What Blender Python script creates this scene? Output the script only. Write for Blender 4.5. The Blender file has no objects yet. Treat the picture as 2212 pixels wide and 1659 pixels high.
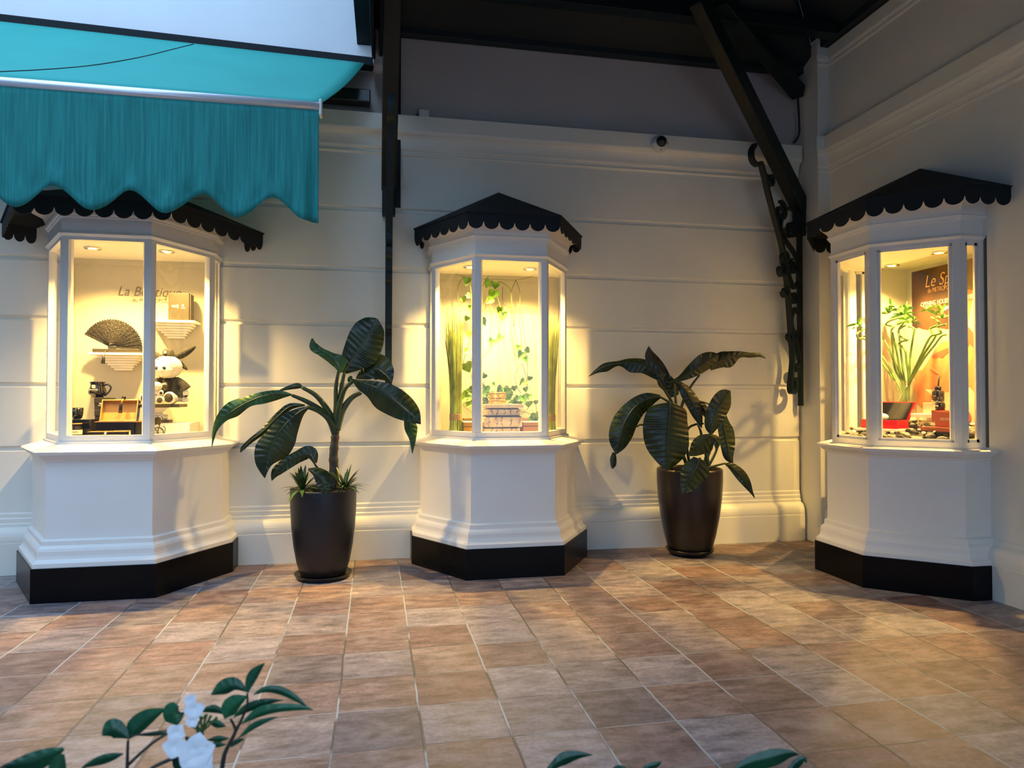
import bpy, bmesh, math, random
from mathutils import Vector, Matrix
random.seed(7)
C = bpy.context.scene.collection
S = bpy.context.scene
# ------------------------------------------------------------------ camera
FPX, YAW, PITCH = 1500.17, 0.1949667, 0.0181297
cam_d = bpy.data.cameras.new('camera'); cam = bpy.data.objects.new('camera', cam_d); C.objects.link(cam)
cam_d.sensor_width = 36.0; cam_d.lens = 36.0 * FPX / 2212.0; cam_d.clip_start = 0.05
CP = Vector((0, 0, 1.55))
FW = Vector((math.sin(YAW) * math.cos(PITCH), math.cos(YAW) * math.cos(PITCH), math.sin(PITCH)))
RT = Vector((math.cos(YAW), -math.sin(YAW), 0)); UP = RT.cross(FW)
cam.matrix_world = Matrix(((RT.x, UP.x, -FW.x, CP.x), (RT.y, UP.y, -FW.y, CP.y), (RT.z, UP.z, -FW.z, CP.z), (0, 0, 0, 1)))
cam_d.dof.use_dof = True; cam_d.dof.focus_distance = 5.8; cam_d.dof.aperture_fstop = 4.5
S.camera = cam
# ------------------------------------------------------------------ sky, light, exposure
S.view_settings.view_transform = 'Standard'; S.view_settings.look = 'None'
S.view_settings.gamma = 1.0; S.view_settings.use_curve_mapping = False
S.view_settings.exposure = 0.0
w = bpy.data.worlds.new('sky'); S.world = w; w.use_nodes = True
nt = w.node_tree; bg = nt.nodes['Background']; bg.inputs[1].default_value = 3.7
_tc = nt.nodes.new('ShaderNodeTexCoord'); _sp = nt.nodes.new('ShaderNodeSeparateXYZ'); _cr = nt.nodes.new('ShaderNodeValToRGB')
nt.links.new(_tc.outputs['Generated'], _sp.inputs[0]); nt.links.new(_sp.outputs[2], _cr.inputs[0]); nt.links.new(_cr.outputs[0], bg.inputs[0])
_cr.color_ramp.elements[0].position = .15; _cr.color_ramp.elements[0].color = (.27,.39,.56,1); _cr.color_ramp.elements[1].position = .75; _cr.color_ramp.elements[1].color = (.46,.70,1.05,1)
WARM = (1.0, 0.63, 0.18)
SPOT_W = 430.0

# ------------------------------------------------------------------ helpers
def ray(px, py):
    return RT * ((px - 1106) / FPX) + UP * (-(py - 829.5) / FPX) + FW
def at(px, py, ax, v):
    d = ray(px, py); i = 'xyz'.index(ax); t = (v - CP[i]) / d[i]
    return CP + d * t
def tag(o, label=None, cat=None, group=None, kind=None):
    if label: o['label'] = label
    if cat: o['category'] = cat
    if group: o['group'] = group
    if kind: o['kind'] = kind
    return o
def empty(name, loc, label, cat, group=None):
    o = bpy.data.objects.new(name, None); C.objects.link(o); o.location = loc; o.empty_display_size = .1
    return tag(o, label, cat, group)
class MB:
    def __init__(s): s.v = []; s.f = []; s.sm = []
    def add(s, vs, fs, smooth=False):
        n = len(s.v); s.v += [Vector(p) for p in vs]
        for f in fs: s.f.append([i + n for i in f]); s.sm.append(smooth)
        return s
    def box(s, a, b):
        x0, y0, z0 = a; x1, y1, z1 = b
        return s.add([(x0,y0,z0),(x1,y0,z0),(x1,y1,z0),(x0,y1,z0),(x0,y0,z1),(x1,y0,z1),(x1,y1,z1),(x0,y1,z1)],
              [(0,3,2,1),(4,5,6,7),(0,1,5,4),(1,2,6,5),(2,3,7,6),(3,0,4,7)])
    def hexa(s, p):   # 8 points, bottom 4 then top 4
        return s.add(p, [(0,3,2,1),(4,5,6,7),(0,1,5,4),(1,2,6,5),(2,3,7,6),(3,0,4,7)])
    def prism(s, poly, z0, z1):
        n = len(poly)
        return s.add([(p[0], p[1], z0) for p in poly] + [(p[0], p[1], z1) for p in poly],
              [tuple(range(n))[::-1], tuple(range(n, 2*n))] + [(i, (i+1) % n, n + (i+1) % n, n + i) for i in range(n)])
    def tube(s, pts, r, n=8, cap=True):
        pts = [Vector(p) for p in pts]; m = len(pts)
        rr = r if isinstance(r, (list, tuple)) else [r] * m
        vs = []; up = None
        for i, p in enumerate(pts):
            t = (pts[min(i+1, m-1)] - pts[max(i-1, 0)]); t = t.normalized() if t.length > 1e-9 else Vector((0,0,1))
            if up is None:
                up = Vector((0,0,1)) if abs(t.z) < .9 else Vector((1,0,0))
            a = t.cross(up); a = a.normalized() if a.length > 1e-6 else t.orthogonal().normalized()
            b = a.cross(t); up = b
            for k in range(n):
                th = 2*math.pi*k/n; vs.append(p + (a*math.cos(th) + b*math.sin(th)) * rr[i])
        fs = [(i*n+k, i*n+(k+1) % n, (i+1)*n+(k+1) % n, (i+1)*n+k) for i in range(m-1) for k in range(n)]
        s.add(vs, fs, True)
        if cap:
            s.add(vs[:n], [tuple(range(n))]); s.add(vs[-n:], [tuple(range(n))[::-1]])
        return s
    def strap(s, pts, wid, th, wd):   # flat bar: wd = width direction
        pts = [Vector(p) for p in pts]; wd = Vector(wd).normalized(); m = len(pts); vs = []
        for i, p in enumerate(pts):
            t = (pts[min(i+1, m-1)] - pts[max(i-1, 0)]).normalized(); nrm = t.cross(wd).normalized()
            a = wd * wid/2; b = nrm * (th[i] if isinstance(th, list) else th) / 2
            vs += [p-a-b, p+a-b, p+a+b, p-a+b]
        fs = [(i*4+k, i*4+(k+1) % 4, (i+1)*4+(k+1) % 4, (i+1)*4+k) for i in range(m-1) for k in range(4)]
        fs += [(3,2,1,0), (m*4-4, m*4-3, m*4-2, m*4-1)]
        return s.add(vs, fs)
    def lathe(s, c, prof, n=32, ax=None):
        c = Vector(c); m = len(prof); vs = []
        A = Matrix.Identity(3) if ax is None else Vector((0,0,1)).rotation_difference(Vector(ax)).to_matrix()
        for r, z in prof:
            for k in range(n):
                th = 2*math.pi*k/n; vs.append(c + A @ Vector((r*math.cos(th), r*math.sin(th), z)))
        fs = [(i*n+k, i*n+(k+1) % n, (i+1)*n+(k+1) % n, (i+1)*n+k) for i in range(m-1) for k in range(n)]
        return s.add(vs, fs, True)
    def ball(s, c, r, n=16, m=10, R=None):
        c = Vector(c); r = (r, r, r) if not isinstance(r, (tuple, list)) else r; vs = []
        for i in range(m+1):
            ph = math.pi*i/m
            for k in range(n):
                th = 2*math.pi*k/n; q = Vector((r[0]*math.sin(ph)*math.cos(th), r[1]*math.sin(ph)*math.sin(th), r[2]*math.cos(ph)))
                vs.append(c + (R @ q if R else q))
        fs = [(i*n+k, (i+1)*n+k, (i+1)*n+(k+1) % n, i*n+(k+1) % n) for i in range(m) for k in range(n)]
        return s.add(vs, fs, True)
    def build(s, name, mat, parent=None, bevel=0, label=None, org=None):
        me = bpy.data.meshes.new(name)
        off = Vector(org) if org is not None else (Vector(parent.matrix_world.translation) if False else Vector((0,0,0)))
        me.from_pydata([p - off for p in s.v], [], s.f)
        me.polygons.foreach_set('use_smooth', s.sm); me.materials.append(mat)
        me.validate(); me.update()
        bm = bmesh.new(); bm.from_mesh(me); bmesh.ops.remove_doubles(bm, verts=bm.verts, dist=1e-5)
        bmesh.ops.recalc_face_normals(bm, faces=bm.faces); bm.to_mesh(me); bm.free()
        o = bpy.data.objects.new(name, me); C.objects.link(o); o.location = off
        if parent:
            o.parent = parent; o.matrix_parent_inverse = Matrix.Translation(-Vector(parent.location))
        if bevel:
            b = o.modifiers.new('bevel', 'BEVEL'); b.width = bevel; b.segments = 2; b.limit_method = 'ANGLE'
        if label: o['label'] = label
        return o
def spline(pts, n):
    pts = [Vector(p) for p in pts]; m = len(pts); out = []
    for i in range(n+1):
        u = i/n*(m-1); k = min(int(u), m-2); t = u-k
        p0 = pts[max(k-1, 0)]; p1 = pts[k]; p2 = pts[k+1]; p3 = pts[min(k+2, m-1)]
        out.append(.5*((2*p1)+(p2-p0)*t+(2*p0-5*p1+4*p2-p3)*t*t+(3*p1-p0-3*p2+p3)*t*t*t))
    return out

# ------------------------------------------------------------------ materials
def mat(name, col, rough=.5, metal=0, var=0.0, vs=6.0, bump=0.0, bs=40.0, spec=.5, coat=0, trans=0, sub=0, col2=None, detail=4):
    m = bpy.data.materials.new(name); m.use_nodes = True; nt = m.node_tree; N = nt.nodes; L = nt.links
    b = N['Principled BSDF']; b.inputs['Base Color'].default_value = (*col, 1); b.inputs['Roughness'].default_value = rough
    b.inputs['Metallic'].default_value = metal; b.inputs['Specular IOR Level'].default_value = spec
    b.inputs['Coat Weight'].default_value = coat; b.inputs['Transmission Weight'].default_value = trans
    tc = N.new('ShaderNodeTexCoord')
    if var or col2:
        n = N.new('ShaderNodeTexNoise'); n.inputs['Scale'].default_value = vs; n.inputs['Detail'].default_value = detail
        L.new(tc.outputs['Object'], n.inputs['Vector'])
        r = N.new('ShaderNodeValToRGB'); c2 = col2 or tuple(c*(1-var) for c in col)
        r.color_ramp.elements[0].position = .35; r.color_ramp.elements[1].position = .65
        r.color_ramp.elements[0].color = (*c2, 1); r.color_ramp.elements[1].color = (*col, 1)
        L.new(n.outputs['Fac'], r.inputs[0]); L.new(r.outputs[0], b.inputs['Base Color'])
    if bump:
        n2 = N.new('ShaderNodeTexNoise'); n2.inputs['Scale'].default_value = bs; n2.inputs['Detail'].default_value = 3
        L.new(tc.outputs['Object'], n2.inputs['Vector'])
        bp = N.new('ShaderNodeBump'); bp.inputs['Strength'].default_value = bump; bp.inputs['Distance'].default_value = .01
        L.new(n2.outputs['Fac'], bp.inputs['Height']); L.new(bp.outputs[0], b.inputs['Normal'])
    return m
M = {}
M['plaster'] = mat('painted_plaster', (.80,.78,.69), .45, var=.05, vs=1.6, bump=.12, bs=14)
M['shade_toned_plaster'] = mat('shade_toned_plaster', (.50,.45,.43), .55, var=.08, vs=1.2, bump=.1, bs=12)  # base colour darkened to stand in for shade on the upper wall
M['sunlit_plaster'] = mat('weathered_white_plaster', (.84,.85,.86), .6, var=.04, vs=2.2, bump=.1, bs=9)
M['white_paint'] = mat('white_gloss_paint', (.82,.80,.75), .35, var=.03, vs=3, bump=.06, bs=20)
M['frame_paint'] = mat('window_frame_paint', (.78,.76,.72), .35, var=.05, vs=8)
M['panel'] = mat('cream_display_panel', (.46,.43,.345), .6, var=.02, vs=2)
M['granite'] = mat('black_granite', (.003,.0035,.005), .30, var=.4, vs=60, spec=.16)
M['black_canvas'] = mat('black_canvas', (.010,.014,.017), .75, bump=.15, bs=120, spec=.25)
M['green_paint'] = mat('dark_green_paint', (.004,.013,.015), .45, bump=.2, bs=25, var=.35, vs=12, spec=.3)
M['roof_board'] = mat('dark_roof_boards', (.008,.016,.020), .6, bump=.25, bs=10)
M['alu'] = mat('aluminium', (.75,.77,.82), .35, metal=.55)
M['plastic_white'] = mat('white_plastic', (.62,.64,.62), .4)
M['dark_plastic'] = mat('dark_plastic', (.012,.012,.014), .25)
M['cable'] = mat('black_cable', (.02,.02,.02), .5)
M['chrome'] = mat('chrome_ring', (.7,.68,.62), .22, metal=1)
M['bulb'] = None
M['pot_dark'] = mat('charcoal_planter_glaze', (.010,.0095,.012), .38, var=.2, vs=5, bump=.08, bs=8)
M['pot_brown'] = mat('brown_planter_glaze', (.016,.010,.009), .30, var=.35, vs=4, bump=.08, bs=8)
M['soil'] = mat('soil', (.02,.014,.01), .95, bump=1, bs=40)
M['trunk'] = mat('plant_trunk', (.022,.028,.014), .5, col2=(.07,.032,.02), vs=16)
M['petiole'] = mat('petiole', (.038,.062,.016), .4, var=.4, vs=15)
M['gold'] = mat('gold_paper', (.62,.36,.10), .28, metal=.75, var=.2, vs=9)
M['gold_card'] = mat('gold_card', (.36,.18,.03), .45, metal=.25)
M['black_gloss'] = mat('black_gloss_card', (.010,.010,.012), .10)
M['olive_card'] = mat('dark_olive_card', (.030,.024,.014), .5)
M['brown_card'] = mat('brown_card', (.030,.023,.012), .5, var=.1, vs=5)
M['black_ceramic'] = mat('black_ceramic', (.006,.006,.007), .07, coat=.5)
M['print_white'] = mat('pale_print', (.8,.76,.62), .5)
M['grey_print'] = mat('grey_print', (.12,.10,.075), .6)
M['fan'] = mat('dark_carved_fan', (.022,.018,.011), .42, var=.6, vs=70, bump=.6, bs=90)
M['plush'] = mat('white_plush', (.83,.77,.62), .95, bump=.8, bs=80)
M['plush_black'] = mat('black_plush', (.016,.014,.012), .9, bump=.6, bs=80)
M['white_card'] = mat('white_block', (.88,.86,.80), .5)
M['bronze'] = mat('bronze_metal', (.05,.042,.03), .3, metal=.8)
M['floral'] = mat('floral_paper', (.66,.54,.34), .4, metal=.15, col2=(.48,.37,.22), vs=9, detail=1)
M['twine'] = mat('twine', (.36,.23,.12), .9, bump=.6, bs=160)
M['reed'] = mat('reed_stems', (.40,.50,.10), .5, var=.55, vs=7)
M['vine'] = mat('vine_stem', (.11,.14,.035), .5)
M['pothos'] = mat('pothos_leaf', (.15,.32,.03), .4, col2=(.05,.15,.012), vs=16)
M['bamboo'] = mat('bamboo_stalk', (.11,.22,.025), .35, var=.3, vs=20)
M['bamboo_leaf'] = mat('bamboo_leaf', (.17,.36,.04), .4, col2=(.06,.18,.02), vs=30)
M['stone'] = mat('grey_broken_stone', (.48,.45,.39), .85, col2=(.24,.225,.19), vs=14, bump=.8, bs=45)
M['dark_stone'] = mat('dark_broken_stone', (.20,.185,.15), .85, col2=(.09,.083,.068), vs=20, bump=.8, bs=45)
M['pebble'] = mat('white_pebble', (.76,.72,.62), .6, bump=.2, bs=30)
M['yellow_pebble'] = mat('yellow_pebble', (.55,.40,.12), .5, bump=.3, bs=50)
M['red_card'] = mat('red_gloss_card', (.60,.008,.010), .25)
M['rust_card'] = mat('rust_red_card', (.33,.055,.018), .35)
M['pink_card'] = mat('pink_card', (.80,.50,.36), .5)
M['amber'] = mat('dark_amber_glass', (.010,.006,.006), .06, coat=.3)
M['skin'] = mat('printed_skin', (.44,.13,.04), .5, col2=(.52,.20,.08), vs=3.0)
M['skin_light'] = mat('printed_light_skin', (.50,.20,.08), .5, col2=(.42,.13,.05), vs=4)
M['poster_dark'] = mat('printed_dark', (.11,.045,.012), .45, col2=(.02,.008,.003), vs=3.2, detail=1)
M['poster_sheet'] = mat('printed_sheet', (.54,.43,.32), .5, col2=(.48,.32,.20), vs=4)
M['poster_cloth'] = mat('printed_olive_cloth', (.22,.14,.05), .5, col2=(.11,.07,.02), vs=8)
M['poster_text'] = mat('printed_orange_text', (.85,.45,.15), .5)
M['poster_hand'] = mat('printed_hand', (.44,.07,.03), .5)
M['flower'] = mat('white_petal', (.86,.88,.92), .6)
M['stem_dark'] = mat('dark_stem', (.016,.024,.016), .6)
M['teal'] = mat('teal_canvas', (.024,.33,.29), .75, var=.08, vs=1.5, bump=.05, bs=200, spec=.3)
M['teal_valance'] = None
M['concrete'] = mat('planter_concrete', (.19,.195,.20), .9)
M['blocker_blue'] = mat('bluish_light_blocker', (.28,.31,.34), .9, var=.4, vs=3)  # surface of the added left light blocker, bluish to return cool light
M['downpipe'] = mat('pvc_pipe', (.55,.50,.42), .5)

def emit(name, col, st):
    m = bpy.data.materials.new(name); m.use_nodes = True; N = m.node_tree.nodes; b = N['Principled BSDF']
    b.inputs['Base Color'].default_value = (0,0,0,1); b.inputs['Emission Color'].default_value = (*col,1); b.inputs['Emission Strength'].default_value = st
    return m
M['bulb'] = emit('lit_bulb', (1.0,.86,.62), 14)

def glass(name, tint=(.97,.98,.97), refl=1.0):
    m = bpy.data.materials.new(name); m.use_nodes = True; nt = m.node_tree; N = nt.nodes; N.clear()
    o = N.new('ShaderNodeOutputMaterial'); mx = N.new('ShaderNodeMixShader'); t = N.new('ShaderNodeBsdfTransparent'); g = N.new('ShaderNodeBsdfGlossy')
    lw = N.new('ShaderNodeLayerWeight'); pw = N.new('ShaderNodeMath'); pw.operation = 'POWER'; pw.inputs[1].default_value = 5.0
    f = N.new('ShaderNodeMath'); f.operation = 'MULTIPLY_ADD'; f.inputs[1].default_value = .92; f.inputs[2].default_value = .06
    nt.links.new(lw.outputs['Facing'], pw.inputs[0]); nt.links.new(pw.outputs[0], f.inputs[0])
    t.inputs[0].default_value = (*tint,1); g.inputs['Roughness'].default_value = .02; g.inputs[0].default_value = (refl,refl,refl,1)
    nt.links.new(f.outputs[0], mx.inputs[0]); nt.links.new(t.outputs[0], mx.inputs[1]); nt.links.new(g.outputs[0], mx.inputs[2]); nt.links.new(mx.outputs[0], o.inputs[0])
    return m
M['glass'] = glass('window_glass'); M['vase_glass'] = glass('vase_glass', (.88,.90,.84)); M['tint_glass'] = glass('side_window_glass', (.90,.94,.91))

def leafmat(name, c1, c2, rough=.32, vein=(.12,.2,.05), freq=26):
    m = mat(name, c1, rough, col2=c2, vs=7)
    b = m.node_tree.nodes['Principled BSDF']; b.inputs['Specular IOR Level'].default_value = .45
    return m
M['leaf'] = leafmat('big_leaf', (.031,.048,.010), (.013,.023,.007), .30)
M['leaf2'] = leafmat('big_leaf_dark', (.020,.036,.010), (.010,.018,.007), .33)
M['leaf_burnt'] = leafmat('burnt_leaf', (.020,.020,.010), (.012,.007,.004), .5)
M['leaf_fresh'] = leafmat('fresh_leaf', (.045,.12,.02), (.02,.06,.012))
M['garden_leaf'] = leafmat('glossy_garden_leaf', (.014,.10,.040), (.008,.05,.026), .25)

# teal valance with fine streaks
def streaks():
    m = mat('streaked_teal_valance', (.012,.18,.22), .8, spec=.2); nt = m.node_tree; N = nt.nodes; L = nt.links; b = N['Principled BSDF']
    tc = N.new('ShaderNodeTexCoord'); mp = N.new('ShaderNodeMapping'); mp.inputs['Scale'].default_value = (22,22,.7)
    n = N.new('ShaderNodeTexNoise'); n.inputs['Scale'].default_value = 3; n.inputs['Detail'].default_value = 5
    r = N.new('ShaderNodeValToRGB'); r.color_ramp.elements[0].position = .3; r.color_ramp.elements[1].position = .75
    r.color_ramp.elements[0].color = (.014,.15,.150,1); r.color_ramp.elements[1].color = (.026,.26,.24,1)
    L.new(tc.outputs['Object'], mp.inputs[0]); L.new(mp.outputs[0], n.inputs[0]); L.new(n.outputs[0], r.inputs[0]); L.new(r.outputs[0], b.inputs['Base Color'])
    return m
M['teal_valance'] = streaks()

# terracotta floor
def floor_mat():
    m = bpy.data.materials.new('terracotta_tiles'); m.use_nodes = True; nt = m.node_tree; N = nt.nodes; L = nt.links; b = N['Principled BSDF']
    def math_(op, a, c=None, v=None):
        n = N.new('ShaderNodeMath'); n.operation = op
        for i, x in enumerate((a, c if c is not None else v)):
            if x is None: continue
            if isinstance(x, (int, float)): n.inputs[i].default_value = x
            else: L.new(x, n.inputs[i])
        return n.outputs[0]
    tc = N.new('ShaderNodeTexCoord')
    wob = N.new('ShaderNodeTexNoise'); wob.inputs['Scale'].default_value = 2.2; wob.inputs['Detail'].default_value = 3; L.new(tc.outputs['Object'], wob.inputs[0])
    sub = N.new('ShaderNodeVectorMath'); sub.operation = 'SUBTRACT'; L.new(wob.outputs['Color'], sub.inputs[0]); sub.inputs[1].default_value = (.5,.5,.5)
    sc = N.new('ShaderNodeVectorMath'); sc.operation = 'SCALE'; sc.inputs['Scale'].default_value = .022; L.new(sub.outputs[0], sc.inputs[0])
    ad = N.new('ShaderNodeVectorMath'); ad.operation = 'ADD'; L.new(tc.outputs['Object'], ad.inputs[0]); L.new(sc.outputs[0], ad.inputs[1])
    sp = N.new('ShaderNodeSeparateXYZ'); L.new(ad.outputs[0], sp.inputs[0])
    T = .39945
    u = math_('DIVIDE', math_('ADD', sp.outputs[0], .17773), T); v = math_('DIVIDE', math_('ADD', sp.outputs[1], -5.53165), T)
    fu = math_('FRACT', u); fv = math_('FRACT', v)
    du = math_('MINIMUM', fu, math_('SUBTRACT', 1.0, fu)); dv = math_('MINIMUM', fv, math_('SUBTRACT', 1.0, fv))
    du = math_('MULTIPLY', du, .72); dv = math_('MULTIPLY', dv, 1.35)
    d = math_('MINIMUM', du, dv)
    rm = N.new('ShaderNodeMapRange'); rm.inputs['From Min'].default_value = .0075; rm.inputs['From Max'].default_value = .012; L.new(d, rm.inputs['Value'])
    cell = N.new('ShaderNodeCombineXYZ'); L.new(math_('FLOOR', u), cell.inputs[0]); L.new(math_('FLOOR', v), cell.inputs[1])
    wn = N.new('ShaderNodeTexWhiteNoise'); wn.noise_dimensions = '3D'; L.new(cell.outputs[0], wn.inputs[0])
    cr = N.new('ShaderNodeValToRGB'); e = cr.color_ramp.elements
    cols = [(.215,.148,.135),(.165,.135,.142),(.245,.165,.142),(.235,.20,.208),(.285,.225,.212),(.19,.12,.108),(.28,.238,.245),(.24,.150,.128)]
    e[0].color = (*cols[0],1); e[1].position = .93; e[1].color = (*cols[-1],1)
    for i, c in enumerate(cols[1:-1]):
        k = e.new((i+1)/8); k.color = (*c,1)
    cr.color_ramp.interpolation = 'CONSTANT'; L.new(wn.outputs['Value'], cr.inputs[0])
    # blotches in each tile
    off = N.new('ShaderNodeVectorMath'); off.operation = 'SCALE'; off.inputs['Scale'].default_value = 9.0; L.new(wn.outputs['Color'], off.inputs[0])
    co = N.new('ShaderNodeVectorMath'); co.operation = 'ADD'; L.new(tc.outputs['Object'], co.inputs[0]); L.new(off.outputs[0], co.inputs[1])
    st = N.new('ShaderNodeMapping'); st.inputs['Scale'].default_value = (2.2, 6.0, 1); L.new(co.outputs[0], st.inputs[0])
    n1 = N.new('ShaderNodeTexNoise'); n1.inputs['Scale'].default_value = 2.6; n1.inputs['Detail'].default_value = 8; n1.inputs['Roughness'].default_value = .62; L.new(st.outputs[0], n1.inputs[0])
    r1 = N.new('ShaderNodeMapRange'); r1.inputs['From Min'].default_value = .3; r1.inputs['From Max'].default_value = .72; r1.inputs['To Min'].default_value = .45; r1.inputs['To Max'].default_value = 1.5; L.new(n1.outputs[0], r1.inputs['Value'])
    n3 = N.new('ShaderNodeTexNoise'); n3.inputs['Scale'].default_value = 45; n3.inputs['Detail'].default_value = 5; L.new(co.outputs[0], n3.inputs[0])
    r3 = N.new('ShaderNodeMapRange'); r3.inputs['From Min'].default_value = .3; r3.inputs['From Max'].default_value = .7; r3.inputs['To Min'].default_value = .82; r3.inputs['To Max'].default_value = 1.16; L.new(n3.outputs[0], r3.inputs['Value'])
    mul = N.new('ShaderNodeVectorMath'); mul.operation = 'SCALE'; L.new(cr.outputs[0], mul.inputs[0]); L.new(math_('MULTIPLY', r1.outputs[0], r3.outputs[0]), mul.inputs['Scale'])
    n2 = N.new('ShaderNodeTexNoise'); n2.inputs['Scale'].default_value = 5; n2.inputs['Detail'].default_value = 6; L.new(co.outputs[0], n2.inputs[0])
    r2 = N.new('ShaderNodeMapRange'); r2.inputs['From Min'].default_value = .52; r2.inputs['From Max'].default_value = .75; r2.inputs['To Max'].default_value = .55; L.new(n2.outputs[0], r2.inputs['Value'])
    mg = N.new('ShaderNodeMix'); mg.data_type = 'RGBA'; L.new(r2.outputs[0], mg.inputs[0]); L.new(mul.outputs[0], mg.inputs[6]); mg.inputs[7].default_value = (.40,.33,.30,1)
    mx = N.new('ShaderNodeMix'); mx.data_type = 'RGBA'; L.new(rm.outputs[0], mx.inputs[0]); gm = N.new('ShaderNodeMix'); gm.data_type = 'RGBA'; gn = N.new('ShaderNodeTexNoise'); gn.inputs['Scale'].default_value = 1.3; gn.inputs['Detail'].default_value = 5; L.new(tc.outputs['Object'], gn.inputs[0])
    gr = N.new('ShaderNodeMapRange'); gr.inputs['From Min'].default_value = .47; gr.inputs['From Max'].default_value = .53; L.new(gn.outputs[0], gr.inputs['Value']); L.new(gr.outputs[0], gm.inputs[0])
    gm.inputs[6].default_value = (.10,.09,.085,1); gm.inputs[7].default_value = (.38,.40,.41,1); L.new(gm.outputs[2], mx.inputs[6]); L.new(mg.outputs[2], mx.inputs[7])
    L.new(mx.outputs[2], b.inputs['Base Color'])
    rr = N.new('ShaderNodeMapRange'); rr.inputs['To Min'].default_value = .38; rr.inputs['To Max'].default_value = .62; L.new(n1.outputs[0], rr.inputs['Value']); L.new(rr.outputs[0], b.inputs['Roughness'])
    hs = math_('ADD', math_('MULTIPLY', rm.outputs[0], .6), math_('MULTIPLY', n1.outputs[0], .5))
    bp = N.new('ShaderNodeBump'); bp.inputs['Strength'].default_value = .55; bp.inputs['Distance'].default_value = .008; L.new(hs, bp.inputs['Height']); L.new(bp.outputs[0], b.inputs['Normal'])
    return m
M['floor'] = floor_mat()

# ------------------------------------------------------------------ setting
WB, XR, XP, YP = 6.87, 4.72, 4.59, 6.53
def struct(mb, name, m, bevel=0):
    return tag(mb.build(name, m, bevel=bevel), kind='structure')
struct(MB().add([(-12,-14,0),(9,-14,0),(9,8,0),(-12,8,0)], [(0,1,2,3)]), 'floor', M['floor'])
def arc(c, r, a0, a1, n=6, ry=None):
    return [(c[0]+r*math.cos(math.radians(a0+(a1-a0)*i/n)), c[1]+(ry or r)*math.sin(math.radians(a0+(a1-a0)*i/n))) for i in range(n+1)]
# profiles are (outward, z)
SKIRT = [(.10,0),(.10,.275),(.088,.285)] + arc((.035,.30),.062,-10,90,7,.10) + [(.03,.405),(.03,.43),(.018,.44),(.018,.475),(.008,.485),(.008,.515),(0,.53)]
def grooves(zs):
    out = []
    for z in zs: out += [(0,z-.002),(-.016,z+.004),(-.022,z+.012),(-.022,z+.034),(-.014,z+.043),(0,z+.048)]
    return out
CORN = [(0,3.915),(.012,3.922),(.018,3.936),(.006,3.946),(.006,3.965),(.022,3.972),(.03,3.988)] + [(.03+.05*(1-math.cos(math.radians(a))), 3.99+.12*math.sin(math.radians(a))) for a in (15,30,45,60,75,90)] + [(.092,4.125),(.098,4.14),(.098,4.285)]
prof_back = SKIRT + grooves([1.068,1.632,2.228,2.764,3.352]) + CORN
def extr_x(prof, x0, x1, y0, cap_z=True):
    mb = MB(); n = len(prof); vs = [(x0, y0-o, z) for o, z in prof] + [(x1, y0-o, z) for o, z in prof]
    fs = [(i, i+1, n+i+1, n+i) for i in range(n-1)]
    mb.add(vs, fs, False)
    back = y0 + .25
    mb.add([(x1, y0-o, z) for o, z in prof] + [(x1, back, prof[-1][1]), (x1, back, 0)], [tuple(range(n+2))])
    mb.add([(x0,y0-prof[-1][0],prof[-1][1]),(x1,y0-prof[-1][0],prof[-1][1]),(x1,back,prof[-1][1]),(x0,back,prof[-1][1])], [(0,1,2,3)])
    return mb
struct(extr_x(prof_back, -9, 4.565, WB), 'wall_back', M['plaster'])
# upper back wall: plaster darkened in colour to imitate shade under the roof, weathered bright plaster under the open sky
UZ = 5.12
struct(MB().box((.12,WB+.012,4.2),(4.6,WB+.3,6.2)), 'wall_back_upper', M['shade_toned_plaster'])
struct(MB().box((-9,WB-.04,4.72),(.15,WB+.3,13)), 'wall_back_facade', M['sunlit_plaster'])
struct(MB().box((-9,WB+.012,4.2),(.12,WB+.3,4.73)), 'wall_back_lower_left', M['shade_toned_plaster'])
struct(MB().box((-9,WB-.075,4.755),(.08,WB-.04,4.80)), 'trim_1', M['sunlit_plaster'], .01)
# recess behind the end of the grooved wall and corner pier
struct(MB().box((4.3,WB+.05,0),(4.8,WB+.3,6.2)), 'wall_back_recess', M['plaster'])
struct(MB().box((XP,YP,0),(XR+.4,WB+.1,6.2)), 'wall_pier', M['plaster'], .008)
# right wall with the opening of its display window
def extr_y(prof, y0, y1, x0):
    n = len(prof); vs = [(x0-o, y0, z) for o, z in prof] + [(x0-o, y1, z) for o, z in prof]
    mb = MB().add(vs, [(i, n+i, n+i+1, i+1) for i in range(n-1)])
    for yy in (y0, y1): mb.add([(x0-o, yy, z) for o, z in prof] + [(x0+.3, yy, prof[-1][1]), (x0+.3, yy, prof[0][1])], [tuple(range(n+2))])
    return mb
K3Y = 5.318
SK_R = [(.10,0),(.10,.262),(.085,.27)] + arc((.03,.28),.065,-10,90,7,.12) + [(.025,.405),(.012,.41),(.012,.44),(0,.45)]
struct(extr_y(SK_R, -4, YP, XR), 'baseboard_right', M['plaster'])
mb = MB(); mb.box((XR,-4,0),(XR+.5,K3Y-.70,6.2)); mb.box((XR,K3Y+.645,0),(XR+.5,YP+.1,6.2)); mb.box((XR,K3Y-.70,0),(XR+.5,K3Y+.645,1.15)); mb.box((XR,K3Y-.70,2.82),(XR+.5,K3Y+.645,6.2))
struct(mb, 'wall_right', M['plaster'])
struct(extr_y(CORN + [(0,4.30)], -4, YP, XR), 'trim_2', M['plaster'])
struct(extr_y([(0,5.05),(.012,5.055),(.018,5.07),(.006,5.08),(.006,5.10),(.02,5.105),(.028,5.12),(.03,5.24),(0,5.25)], -4, YP, XR), 'trim_3', M['plaster'])
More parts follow.
